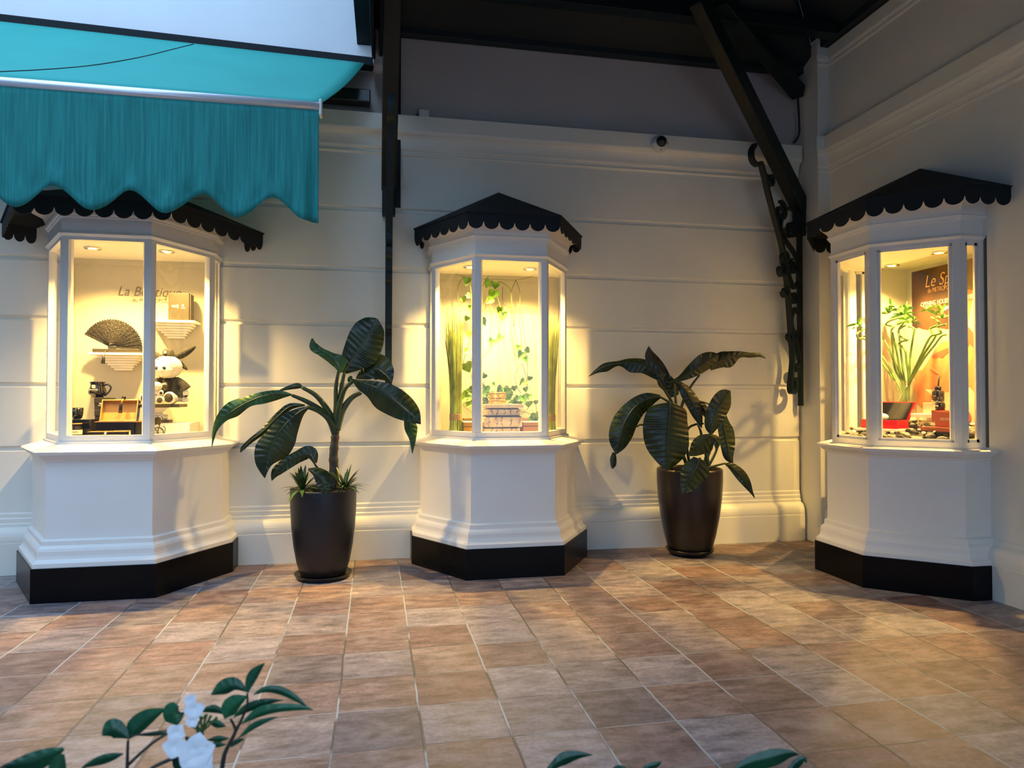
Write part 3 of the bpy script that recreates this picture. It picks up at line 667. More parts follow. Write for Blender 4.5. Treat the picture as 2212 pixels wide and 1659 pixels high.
LV = [
 ([(1300,620,5,8),(1390,585,80,50),(1470,540,130,95),(1550,590,95,60),(1606,662,3,3)], .12, M['leaf']),
 ([(1195,578,15,15),(1245,500,85,95),(1310,400,125,170),(1375,300,150,165),(1425,210,140,130),(1455,150,95,85),(1478,112,12,12)], .02, M['leaf']),
 ([(1165,575,8,20),(1140,500,40,85),(1080,440,45,45),(1000,390,40,32),(945,345,45,30),(925,280,6,6)], -.06, M['leaf_fresh']),
 ([(1260,600,10,10),(1250,635,22,24),(1275,660,10,10)], -.02, M['leaf_fresh']),
 ([(1268,628,5,8),(1340,655,20,65),(1450,690,50,110),(1560,755,95,150),(1680,850,110,125),(1780,935,80,75),(1852,1012,3,3)], -.16, M['leaf']),
 ([(1752,975,35,45),(1765,1050,60,50),(1785,1140,28,32),(1780,1262,3,3)], -.02, M['leaf_fresh']),
 ([(845,702,5,8),(800,688,22,28),(720,706,14,20),(640,730,4,6)], .04, M['leaf']),
 ([(752,762,5,8),(640,752,50,30),(500,775,65,38),(380,822,45,50),(260,890,62,80),(170,960,35,62),(100,1060,20,25),(70,1205,3,3)], -.04, M['leaf_fresh']),
 ([(865,852,5,8),(740,862,28,28),(640,940,30,32),(520,1062,26,28),(400,1152,24,20),(340,1222,10,26),(312,1254,3,3)], .02, M['leaf']),
 ([(905,865,5,8),(820,905,50,35),(720,990,120,75),(640,1090,165,90),(575,1230,150,135),(535,1350,50,100),(520,1472,3,3)], -.14, M['leaf']),
 ([(948,1350,8,20),(905,1270,40,70),(800,1290,55,50),(690,1350,60,42),(612,1420,45,35),(580,1494,3,3)], -.10, M['leaf']),
 ([(890,1398,5,5),(950,1432,60,25),(1005,1490,90,55),(1032,1560,50,45),(1042,1612,3,3)], -.30, M['leaf'])]
for pts, dd, mm in LV: blade(pts, o1, s1, D+dd, parent=p1, m=mm)
# spiky underplanting
def tuft(c, n, L_, label, parent=None, lean=1.0, wid=.012, rnd=None):
    rnd = rnd or random.Random(3); root = empty('spiky_underplant', c, label, 'plant')
    for i in range(n):
        a = rnd.uniform(0, 6.28); el = rnd.uniform(.25,1.35); l = L_*rnd.uniform(.6,1.1); d = Vector((math.cos(a)*math.cos(el), math.sin(a)*math.cos(el), math.sin(el)))
        s_ = d.cross(EZ).normalized(); vs = []
        for k in range(9):
            t = k/8; p = Vector(c)+d*l*t - EZ*(lean*.55*l*t*t*math.cos(el)); ww = wid*math.sin(math.pi*min(1,.12+t*.88))**.8
            vs += [p-s_*ww, p+EZ*ww*-.25, p+s_*ww]
        MB().add(vs, [(k*3+j,k*3+j+1,k*3+j+4,k*3+j+3) for k in range(8) for j in range(2)], True).build('leaf', M['leaf_fresh' if rnd.random() < .5 else 'leaf'], root)
tuft((-.60,6.12,.755), 40, .28, 'spiky low plant on the left edge of the charcoal pot', wid=.017, rnd=random.Random(5))
tuft((-.25,6.10,.755), 40, .27, 'spiky low plant on the right edge of the charcoal pot', wid=.014, rnd=random.Random(8))
p2 = planter((3.05,6.40), [(.0001,.045),(.20,.045),(.215,.07),(.250,.2),(.285,.38),(.308,.56),(.318,.72),(.318,.82),(.316,.842),(.307,.846),(.300,.83),(.298,.79)],
             [(.0001,.008),(.17,.006),(.19,.02),(.215,.03),(.232,.055),(.235,.062),(.228,.058),(.19,.03),(.0001,.03)], 'broad-leaved plant in a brown pot between the vine case and the corner bracket', M['pot_brown'], None)
o2, s2, D2 = (1250,730), 4.484, 6.36
for pts, r0, r1, dd in (([(1060,1260),(960,1000),(920,800),(930,640)],.02,.014,0),([(940,760),(900,620),(840,520),(770,400)],.018,.010,0),([(960,760),(940,620),(935,520),(935,450)],.016,.010,-.02),
    ([(980,760),(1010,620),(1080,480),(1170,360)],.018,.010,0),([(950,720),(900,640),(840,600),(785,570)],.014,.010,-.08),([(900,900),(890,760),(890,640)],.012,.010,-.22),
    ([(1080,1260),(1040,1000),(1060,880),(1140,835),(1210,830)],.016,.009,.02),([(1230,1270),(1240,1160),(1270,1080),(1285,940)],.030,.012,0),([(1260,1270),(1240,1150),(1200,1000),(1180,900),(1150,830)],.022,.010,-.04),
    ([(1240,1270),(1330,1100),(1380,900),(1420,760)],.016,.008,.06),([(1220,1270),(1190,1200),(1170,1160)],.012,.010,-.18),([(1250,1260),(1320,1240),(1412,1216)],.014,.008,-.12),([(1130,680),(1180,620),(1262,640)],.01,.007,.08),
    ([(640,850),(600,840),(560,860)],.010,.008,.05)):
    petiole([(a,b_,dd) for a, b_ in pts], o2, s2, D2, r0, r1, p2)
LV2 = [
 ([(905,575,10,12),(860,430,90,45),(785,290,60,55),(700,180,60,50),(678,80,3,3)], .10, M['leaf_burnt']),
 ([(835,455,10,14),(765,345,65,45),(640,262,85,52),(500,240,92,42),(385,246,26,24),(260,272,55,30),(170,320,24,16),(95,374,2,2)], .0, M['leaf2']),
 ([(945,560,30,30),(900,470,60,60),(850,390,45,45),(800,360,20,20)], .08, M['leaf2']),
 ([(1270,300,15,20),(1370,220,75,75),(1460,190,62,92),(1560,166,38,28),(1660,165,24,27),(1750,165,22,20),(1812,200,2,2)], .02, M['leaf2']),
 ([(880,428,4,6),(980,392,26,30),(1100,322,70,62),(1220,240,92,75),(1310,188,62,55),(1358,158,4,4)], -.08, M['leaf2']),
 ([(1120,592,5,8),(1180,650,40,60),(1230,720,35,45),(1250,800,3,3)], .10, M['leaf2']),
 ([(955,425,20,24),(1040,520,55,62),(1110,650,72,62),(1160,760,42,50),(1192,872,3,3)], -.03, M['leaf2']),
 ([(345,1108,14,16),(335,1170,32,30),(330,1230,32,22),(325,1268,3,3)], .04, M['leaf2']),
 ([(792,570,15,18),(665,592,90,62),(545,665,112,82),(450,800,125,112),(402,940,118,112),(380,1050,72,72),(364,1128,3,3)], -.12, M['leaf']),
 ([(890,622,15,15),(885,680,150,185),(873,800,182,240),(862,930,205,240),(855,1060,208,205),(852,1180,145,118),(850,1292,3,3)], -.28, M['leaf2']),
 ([(1420,750,15,18),(1402,850,80,52),(1420,950,92,62),(1440,1060,76,62),(1460,1150,42,52),(1497,1224,3,3)], .02, M['leaf2']),
 ([(1285,945,4,4),(1290,860,72,62),(1330,740,100,92),(1388,620,100,95),(1436,548,72,52),(1470,513,4,4)], -.10, M['leaf2']),
 ([(1272,935,60,10),(1210,990,125,62),(1150,1045,108,66),(1100,1100,62,32),(1058,1142,2,2)], -.18, M['leaf']),
 ([(1275,945,10,20),(1320,975,35,30),(1345,1030,25,40),(1330,1085,4,4)], -.17, M['leaf']),
 ([(1170,1170,50,60),(1140,1250,140,110),(1092,1330,122,112),(1040,1430,92,62),(1000,1514,3,3)], -.34, M['leaf2']),
 ([(1412,1216,5,5),(1480,1250,42,30),(1560,1330,62,45),(1620,1410,50,36),(1670,1490,20,16),(1708,1554,2,2)], -.22, M['leaf'])]
for pts, dd, mm in LV2: blade(pts, o2, s2, D2+dd, parent=p2, m=mm)

# ------------------------------------------------------------------ foreground planting close to the camera
def garden():
    # raised planter just below the picture that carries the plants
    mb = MB(); mb.box((-1.6,.75,0),(1.5,1.62,.515)); tag(mb.build('raised_planter', M['concrete'], bevel=.004), 'raised planter box below the flowering shrub', 'planter')
    tag(MB().box((-1.55,.8,.515),(1.45,1.57,.545)).build('planter_soil', M['soil']), 'dark soil filling the raised planter', 'soil', kind='stuff')
    def lf(root, pts, y, o, sc, m=M['garden_leaf']):
        P = [Vector((p[0]/sc+o[0], p[1]/sc+o[1], y+(p[4] if len(p) > 4 else 0))) for p in pts]; Wd = [Vector((p[2]/sc,p[3]/sc,0)) for p in pts]
        n = 16; c = spline(P, n); wv = spline(Wd, n); vs = []; K = 4; k1 = 2*K+1
        for i in range(n+1):
            t = c[min(i+1,n)]-c[max(i-1,0)]; t = Vector((t.x,t.y,0)).normalized(); l = Vector((t.y,-t.x,0))
            for k in range(-K,K+1):
                f = k/K; wd = max(wv[i].x,.2) if f < 0 else max(wv[i].y,.2); q = Vector((c[i].x,c[i].y,0)) - l*(f*wd)
                vs.append(at(q.x,q.y,'y', c[i].z + .35*abs(f)*wd/1000 + .0016*math.sin(i*2.4-abs(f)*3)*min(1,abs(f)*2)))
        return MB().add(vs, [(i*k1+k,i*k1+k+1,(i+1)*k1+k+1,(i+1)*k1+k) for i in range(n) for k in range(k1-1)], True).build('leaf', m, root)
    o, sc = (0,1400), 3.0722
    r = empty('flowering_shrub', (-.62,1.35,.545), 'flowering shrub with glossy leaves and white blossoms at the lower left', 'plant')
    def st(pts, y, r0, r1, m=M['stem_dark']):
        P = [at(a/sc+o[0], b/sc+o[1], 'y', y) for a, b in pts]; q = spline(P, 16); MB().tube(q, [.62*(r0+(r1-r0)*i/16) for i in range(17)], 7).build('stem', m, r)
    Y = 1.40
    st([(1440,1050),(1480,760),(1500,680),(1560,560),(1555,520),(1530,470)], Y, .008, .0035); st([(1560,560),(1600,480),(1640,380),(1640,300)], Y, .005, .003)
    st([(1500,680),(1530,640),(1610,600)], Y, .004, .002); st([(840,1050),(845,760),(850,610)], Y-.05, .006, .0035); st([(845,780),(1000,640),(1150,540),(1175,510)], Y-.03, .005, .003)
    st([(850,590),(950,570),(1110,545)], Y-.02, .003, .002); st([(1480,1000),(1420,820),(1340,640),(1310,520),(1370,440)], Y+.03, .006, .003, M['leaf_fresh']); st([(1000,800),(1080,760),(1180,720)], Y, .005, .006)
    st([(60,1050),(30,900),(8,785)], Y-.2, .006, .004)
    for pts, dd in (
      ([(1645,300,3,3),(1655,240,30,25),(1690,170,38,30),(1755,100,3,3)],0), ([(1640,290,4,4),(1560,250,30,55),(1480,270,40,55),(1400,310,3,3)],.01),
      ([(1680,310,3,3),(1760,275,22,20),(1860,280,28,30),(1960,330,20,22),(2045,395,2,2)],-.01), ([(1600,505,3,3),(1720,430,38,28),(1850,400,34,26),(2000,395,20,18),(2080,412,2,2)],-.02),
      ([(1550,460,3,3),(1640,400,30,26),(1760,360,26,20),(1880,345,2,2)],.02), ([(1640,320,5,5),(1580,360,30,60),(1520,410,50,60),(1490,470,3,3)],-.03),
      ([(1500,440,5,5),(1420,400,30,25),(1310,425,2,2)],.03), ([(1580,600,3,3),(1680,520,22,20),(1780,475,14,12),(1845,458,2,2)],-.01),
      ([(1500,520,4,4),(1440,500,30,25),(1380,490,3,3)],.02), ([(1520,600,3,3),(1450,600,24,20),(1370,610,2,2)],.0), ([(1500,640,3,3),(1440,640,20,22),(1390,640,2,2)],.0), ([(1530,660,3,3),(1570,620,18,18),(1620,605,2,2)],0),
      ([(850,605,4,4),(900,540,70,40),(990,460,60,40),(1105,400,2,2)],-.02), ([(855,600,4,4),(800,560,45,60),(740,540,60,70),(675,580,3,3)],-.03),
      ([(1180,510,6,6),(1165,470,60,60),(1150,430,70,75),(1165,395,50,55),(1185,385,3,3)],-.04), ([(820,700,4,4),(740,720,30,25),(650,740,40,20),(550,795,8,8),(530,850,2,2)],-.05),
      ([(425,670,8,12),(330,700,60,40),(200,745,90,50),(80,770,50,22),(5,785,3,3)],-.18), ([(400,700,30,30),(380,800,60,60),(360,900,30,30)],-.18),
      ([(1230,590,4,4),(1260,610,20,24),(1300,640,3,3)],0), ([(1150,560,4,4),(1020,570,14,14),(900,580,2,2)],.01), ([(1310,520,3,3),(1330,560,22,22),(1350,620,3,3)],0), ([(1145,700,3,3),(1190,760,60,50),(1240,850,30,30)],0)):
        lf(r, pts, Y+dd, o, sc)
    for k, (x, y, s_) in enumerate(((1265,345,34),(1290,400,52),(1170,560,48),(1165,650,62),(1300,680,95),(1320,760,80),(1280,480,36))):
        c = at(x/sc+o[0], y/sc+o[1], 'y', Y-.06); R_ = s_/sc*Y/FPX*1.25; rn = random.Random(k)
        fl = MB()
        for j in range(5):
            a = j*1.2566+rn.uniform(0,1); vs = []
            tilt = Vector((math.cos(a),-.35,math.sin(a))).normalized(); sd = tilt.cross(EY).normalized()
            for i in range(7):
                t = i/6; ww = R_*.50*math.sin(math.pi*(.08+.9*t)); p = c+tilt*R_*t + EY*(.25*R_*t*t)
                vs += [p-sd*ww+EY*-.1*ww, p, p+sd*ww+EY*-.1*ww]
            fl.add(vs, [(i*3+q,i*3+q+1,i*3+q+4,i*3+q+3) for i in range(6) for q in range(2)], True)
        fl.build('blossom', M['flower'], r)
    for a, b in ((1370,440),(1400,450),(1440,460),(1330,430),(1250,500)):
        st([(1340,560),(a,b)], Y-.05, .0022, .0045, M['leaf_fresh'])
    o, sc = (1100,1500), 3.16
    for pts, xx, lab in (([(230,560,10,10),(310,480,30,30),(380,440,50,40),(470,415,30,25),(570,413,2,2)],(1172,1700),'single pointed green leaf tip at the lower edge of the photo, left of centre gap'),
                     ([(880,560,8,8),(940,500,20,20),(1000,480,22,22),(1040,460,2,2)],(1385,1700),'tiny green leaf tip in the middle of the lower edge'),
                     ([(1530,520,8,8),(1640,470,45,60),(1800,430,60,60),(1900,400,25,40),(1980,410,2,2)],(1640,1700),'broad dark green leaf at the lower edge, right of centre')):
        b = at(xx[0],xx[1]+40,'y',1.4); rr = empty('garden_plant', (b.x,1.4,.545), lab, 'plant')
        lf(rr, pts, 1.4, o, sc)
        e = at(pts[0][0]/sc+o[0], pts[0][1]/sc+o[1], 'y', 1.4); MB().tube([(b.x,1.4,.54), (e.x,1.4,e.z)], .004, 6).build('stem', M['stem_dark'], rr)
        if lab.startswith('broad'): lf(rr, [(1900,540,20,20),(1960,470,30,35),(2010,440,20,20),(2030,470,2,2)], 1.42, o, sc); lf(rr, [(700,520,5,5),(740,495,15,12),(800,500,3,3)], 1.42, o, sc)
garden()

# ------------------------------------------------------------------ goods in the left display case
F1 = 1.20   # display floor
def bx(name, a, b, m, label=None, cat=None, parent=None, bevel=.002, group=None):
    o = MB().box(a, b).build(name, m, parent, bevel)
    if label: tag(o, label, cat, group)
    return o
def left_case():
    # lettering on the back panel belongs to the display case
    k = [o for o in C.objects if o.name == 'display_kiosk'][0]
    a = at(252,638,'y',6.835); text('La Boutique', .125, M['grey_print'], (a.x,6.845,a.z), EX, EZ, k, shear=.3, thin=-.0008, width=.53, ext=.0006)
    a = at(284,652,'y',6.835); text('du METROPOLE', .052, M['grey_print'], (a.x,6.845,a.z), EX, EZ, k, thin=-.0004, width=.33, ext=.0006)
    # two wall shelves with ribbed brackets
    for (x0,x1,py,lab) in ((190,307,761,'white shelf with ribbed bracket carrying the folding fan'),(311,421,690,'white shelf with ribbed bracket carrying the upright brown box')):
        y0 = 6.62; p = at(x0,py,'y',y0); q = at(x1,py,'y',y0); z = p.z
        r = empty('wall_shelf', ((p.x+q.x)/2,6.84,z), lab, 'shelf')
        bx('shelf_board', (p.x,y0,z-.022), (q.x,6.845,z), M['white_card'], parent=r, bevel=.006)
        cx = p.x+(q.x-p.x)*.5; mb = MB()
        for i in range(6):
            h = .135-.017*i; d = .03+.024*i; mb.box((cx-h*.95,6.845-d-.05,z-.145+.02*i+.001),(cx+h*.95,6.845,z-.125+.02*i)) if False else mb.box((cx-.075-.018*i,6.845-.03-.026*i,z-.022-.021*(6-i)),(cx+.075+.018*i,6.845,z-.022-.021*(5-i)-.002))
        mb.build('ribbed_bracket', M['white_card'], r, .002)
        if x0 == 190: zA = z
        else: zB = z
    # folding fan on a dark stand
    y = 6.70; a = at(201,763,'y',6.66); b = at(301,763,'y',6.66)
    bx('display_board', (a.x,6.64,zA+.001), (b.x,6.76,zA+.034), M['olive_card'], 'flat dark board under the folding fan', 'board')
    c = at(243,752,'y',y); r = empty('folding_fan', (c.x,y,zA+.034), 'dark openwork folding fan standing open on the left shelf', 'fan')
    R0, R1, a0, a1 = .03, .245, math.radians(-4), math.radians(152); mb = MB(); n = 30
    cz = zA+.052
    for i in range(n):
        t0 = a0+(a1-a0)*i/n; t1 = a0+(a1-a0)*(i+1)/n; tm = (t0+t1)/2; off = .0022*(i % 2)
        pts = []
        for rr, tt in ((R0,t0),(R1*.97,t0),(R1,t0*.75+t1*.25),(R1*1.012,tm),(R1,t0*.25+t1*.75),(R1*.97,t1),(R0,t1)):
            pts.append((c.x+rr*math.cos(tt)*1.0, y+off-.03*math.sin(tt), cz+rr*math.sin(tt)))
        mb.add(pts + [(p[0],p[1]+.002,p[2]) for p in pts], [tuple(range(7)), tuple(range(7,14))] + [(j,(j+1)%7,7+(j+1)%7,7+j) for j in range(7)])
    mb.build('ribs', M['fan'], r)
    MB().ball((c.x,y-.008,cz), (.036,.012,.030), 14, 10).build('pivot', M['cable'], r)
    for tt in (a0, a1):
        MB().strap([(c.x+.01*math.cos(tt+3.14), y-.006, cz+.01*math.sin(tt+3.14)), (c.x+R1*math.cos(tt),y-.006-.03*math.sin(tt),cz+R1*math.sin(tt))], .006, .018, EY).build('guard_stick', M['fan'], r)
    tp = [(c.x-.01,y-.02,cz-.005),(c.x-.026,6.635,cz-.03),(c.x-.03,6.60,cz-.06),(c.x-.033,6.598,cz-.12)]
    MB().tube(spline(tp,12), .003, 6).build('cord', M['cable'], r); MB().tube([(c.x-.034,6.598,cz-.075),(c.x-.036,6.598,cz-.09),(c.x-.04,6.598,cz-.15)], [.006,.012,.017], 10).build('tassel', M['cable'], r)
    # brown box on right shelf
    p = at(363,690,'y',6.66); q = at(409,632,'y',6.66); r = empty('presentation_box', ((p.x+q.x)/2,6.7,zB), 'upright brown presentation box on the upper right shelf', 'box')
    bx('casing', (p.x,6.66,zB+.001), (q.x,6.78,zB+.001+(q.z-p.z)), M['brown_card'], parent=r, bevel=.003)
    bx('dark_spine', (q.x,6.67,zB+.001), (q.x+.012,6.77,zB-.006+(q.z-p.z)), M['olive_card'], parent=r)
    t = at(371,664,'y',6.659); text('STUTO', .030, M['print_white'], (t.x,6.6595,t.z), EX, EZ, r, width=.055, thin=-.0004)
    monogram(at(395,660,'y',6.659), EX, EZ, .018, M['print_white'], r); bx('printed_line', (at(389.2,0,'y',6.659).x,6.6575,t.z-.008),(at(389.8,0,'y',6.659).x,6.66,t.z+.03), M['print_white'], parent=r, bevel=0)
    t = at(391,666.5,'y',6.659); text('HOTEL', .012, M['print_white'], (t.x,6.6595,t.z), EX, EZ, r, width=.034)
    # mug on a tower of two dark boxes
    y = 6.52
    p = at(203.5,909,'y',y); q = at(237,859,'y',y); zt = q.z; zm = at(220,886,'y',y).z
    r = empty('gift_box', ((p.x+q.x)/2,y+.06,zm), 'dark olive gift box with pale monogram directly beneath the black mug', 'box')
    bx('carton', (p.x,y,zm+.001), (q.x,y+.13,zt-.03), M['olive_card'], parent=r); bx('lid', (p.x-.002,y-.003,zt-.045), (q.x+.003,y+.133,zt), M['olive_card'], parent=r)
    monogram((at(218,870,'y',y).x,y-.001,at(218,870,'y',y).z), EX, EZ, .028, M['print_white'], r); t = at(212,877,'y',y); text('METROPOLE', .010, M['print_white'], (t.x,y-.0005,t.z), EX, EZ, r, width=.05)
    r = empty('gift_box', ((p.x+q.x)/2,y+.06,F1), 'plain dark olive gift box at the bottom of the mug tower', 'box')
    bx('carton', (p.x+.004,y,F1), (q.x-.004,y+.13,zm-.03), M['olive_card'], parent=r); bx('lid', (p.x+.001,y-.003,zm-.046), (q.x-.001,y+.133,zm-.001), M['olive_card'], parent=r)
    cx = at(219,0,'y',y+.06).x; h = at(219,825,'y',y+.06).z - zt; r = empty('mug', (cx,y+.065,zt), 'black pot-bellied mug with pale emblem on the box tower', 'mug')
    pr = [(.0001,0),(.048,0),(.050,.04*h/.14),(.062,.17*h),(.070,.32*h),(.066,.50*h),(.056,.68*h),(.053,.80*h),(.060,.96*h),(.062,h),(.058,h),(.050,.8*h),(.05,.5*h),(.045,.1*h),(.0001,.08*h)]
    MB().lathe((cx,y+.065,zt+.001), pr, 36).build('mug_body', M['black_ceramic'], r)
    MB().tube(spline([(cx+.050,y+.06,zt+.74*h),(cx+.085,y+.055,zt+.84*h),(cx+.112,y+.05,zt+.66*h),(cx+.10,y+.05,zt+.40*h),(cx+.06,y+.058,zt+.12*h)],24), .0075, 10).build('handle', M['black_ceramic'], r)
    monogram((cx-.004,y-.006,zt+.70*h), EX, EZ, .030, M['print_white'], r); text('METROPOLE', .014, M['print_white'], (cx-.038,y-.008,zt+.46*h), EX, EZ, r, width=.068)
    text('HANOI', .010, M['grey_print'], (cx-.02,y-.008,zt+.36*h), EX, EZ, r, width=.04)
    # black cube, tumbler, labelled jar
    y = 6.33
    p = at(152,944,'y',y); q = at(196,906,'y',y)
    bx('display_cube', (p.x,y,F1), (q.x,y+.17,q.z), M['black_gloss'], 'glossy black cube at the far left of the plush-cow case', 'box')
    cx = at(174.5,0,'y',y+.08).x; tz = q.z; h = at(174,881,'y',y+.08).z-tz
    r = tag(MB().lathe((cx,y+.08,tz+.001), [(.0001,0),(.034,0),(.044,.01),(.052,.04),(.055,h),(.050,h),(.047,.04),(.0001,.02)], 32).build('tumbler', M['black_ceramic']), 'glossy black tumbler on top of the black cube', 'cup')
    y = 6.24; cx = at(177,0,'y',y).x; r = empty('candle_jar', (cx,y,F1), 'small glass jar with pale label and wooden lid in front of the black cube', 'jar')
    zb = at(177,941,'y',y).z; zt = at(177,914,'y',y).z
    MB().lathe((cx,y,F1), [(.0001,0),(.045,0),(.045,zb-F1),(.0001,zb-F1)], 28).build('wooden_base', M['gold_card'], r)
    MB().lathe((cx,y,zb), [(.0001,0),(.028,0),(.036,.01),(.037,.05),(.030,.068),(.024,.075),(.024,zt-zb-.008),(.0001,zt-zb-.008)], 28).build('jar_body', M['bronze'], r)
    MB().lathe((cx,y,zt-.008), [(.0001,0),(.037,0),(.037,.007),(.0001,.007)], 28).build('lid', M['gold_card'], r)
    MB().lathe((cx,y,zb+.012), [(.0375,0),(.0378,.036)], 28).build('label_band', M['print_white'], r); text('METROPOLE', .011, M['grey_print'], (cx-.026,y-.039,zb+.026), EX, EZ, r, width=.05)
    # stacked black drawers and open gold tray
    y = 6.20; p = at(204,944,'y',y); q = at(288,911,'y',y); zt = q.z
    r = empty('drawer_chest', ((p.x+q.x)/2,y,F1), 'shiny black keepsake chest with one drawer pulled out', 'box')
    zmid = at(250,930,'y',y).z
    bx('upper_block', (p.x+.01,y,zmid), (q.x-.02,y+.22,zt-.003), M['black_gloss'], parent=r); bx('side_wall', (q.x-.02,y-.0,F1), (q.x+.0,y+.22,zt-.003), M['black_gloss'], parent=r)
    bx('back_block', (q.x,y+.05,F1), (q.x+.05,y+.22,zt-.003), M['brown_card'], parent=r); bx('gold_rim', (p.x,y-.004,zt-.003), (q.x+.055,y+.22,zt+.003), M['gold_card'], parent=r, bevel=0)
    p2_ = at(200,0,'y',6.10); q2 = at(279,0,'y',6.10)
    d = bx('drawer', (p2_.x,6.09,F1), (q2.x,6.20,zmid-.008), M['black_gloss'], parent=r); bx('drawer_rim', (p2_.x,6.09,zmid-.008), (q2.x+.01,6.2,zmid-.003), M['gold_card'], parent=r, bevel=0)
    kn = MB().ball((at(238,0,'y',6.08).x,6.078,at(0,938,'y',6.08).z), .012, 14, 10); ob = kn.build('knob', M['chrome'], d)
    ob.matrix_parent_inverse = Matrix.Identity(4)
    # tray leaning open
    zt += .004; y0 = 6.22; a = at(224,0,'y',y0); b = at(303,0,'y',y0); h = .178; ln = .09
    r = empty('open_tray', ((a.x+b.x)/2,y0,zt), 'open golden tray with black tassel propped on the black chest', 'tray')
    Pt = lambda u, v, w_: Vector((a.x-.012*v/h+(b.x-a.x)*u, y0+ln*v/h+w_*.9, zt+v-w_*.35))
    def slab(u0,u1,v0,v1,w0,w1,nm,m):
        MB().hexa([Pt(u0,v0,w0),Pt(u1,v0,w0),Pt(u1,v0,w1),Pt(u0,v0,w1),Pt(u0,v1,w0),Pt(u1,v1,w0),Pt(u1,v1,w1),Pt(u0,v1,w1)]).build(nm, m, r, .001)
    slab(0,1,0,h,.045,.052,'tray_bottom',M['gold_card']); slab(0,.03,0,h,0,.046,'tray_side',M['gold']); slab(.97,1,0,h,0,.046,'tray_side',M['gold']); slab(.03,.97,0,.008,0,.046,'tray_side',M['gold']); slab(.03,.97,h-.008,h,0,.046,'tray_side',M['gold'])
    slab(1.0,1.02,0,h,.0,.05,'outer_shell',M['black_gloss'])
    c = at(261,866,'y',6.22); c.y = 6.22+ln-.02; c.z = zt+h+.014; MB().ball((c.x,c.y,c.z), .017, 14, 10).build('knob', M['black_ceramic'], r)
    MB().tube([(c.x,c.y-.01,c.z-.005),(c.x-.002,c.y-.03,c.z-.025),(c.x-.004,c.y-.045,c.z-.045)], .005, 8).build('cord', M['gold_card'], r)
    MB().tube([(c.x-.004,c.y-.045,c.z-.045),(c.x-.005,c.y-.05,c.z-.055),(c.x-.007,c.y-.06,c.z-.125)], [.007,.011,.016], 10).build('tassel', M['black_gloss'], r)
    # wide white plinth block, small disc, vase pedestal, dark board
    y = 6.45; a = at(303,944,'y',y); b = at(410,914,'y',y)
    bx('plinth_block', (a.x,y,F1), (b.x,y+.36,b.z), M['white_card'], 'wide white block on the case floor behind the toy bicycle', 'block'); z0 = b.z
    y = 6.60; cx = at(347,0,'y',y).x
    MBd = MB().box((cx-.12,y-.06,z0+.001),(cx+.115,y+.06,z0+.026)).build('small_board', M['olive_card'], None, .003); tag(MBd, 'small dark board under the white hourglass stand', 'board')
    z1 = at(347,873,'y',y-.1).z - .0; zb = z0+.027; hh = z1-.03-zb
    tag(MB().lathe((cx,y,zb), [(.0001,0),(.085,0),(.09,.06*hh/.15),(.075,.35*hh),(.045,.52*hh),(.05,.62*hh),(.085,.9*hh),(.10,hh),(.0001,hh)], 32).build('hourglass_stand', M['white_card']), 'white hourglass-shaped stand under the plush cow', 'stand')
    a = at(306,0,'y',y-.12); b = at(396,0,'y',y-.12)
    bx('display_board', (a.x,y-.13,z1-.028), (b.x,y+.13,z1), M['olive_card'], 'dark board on the hourglass stand carrying the two plush cows', 'board')
    plush(cx+.03, y-.0, z1, .50)
    small_plush(at(346,0,'y',6.44).x, 6.475, z1, .24)
    bicycle()
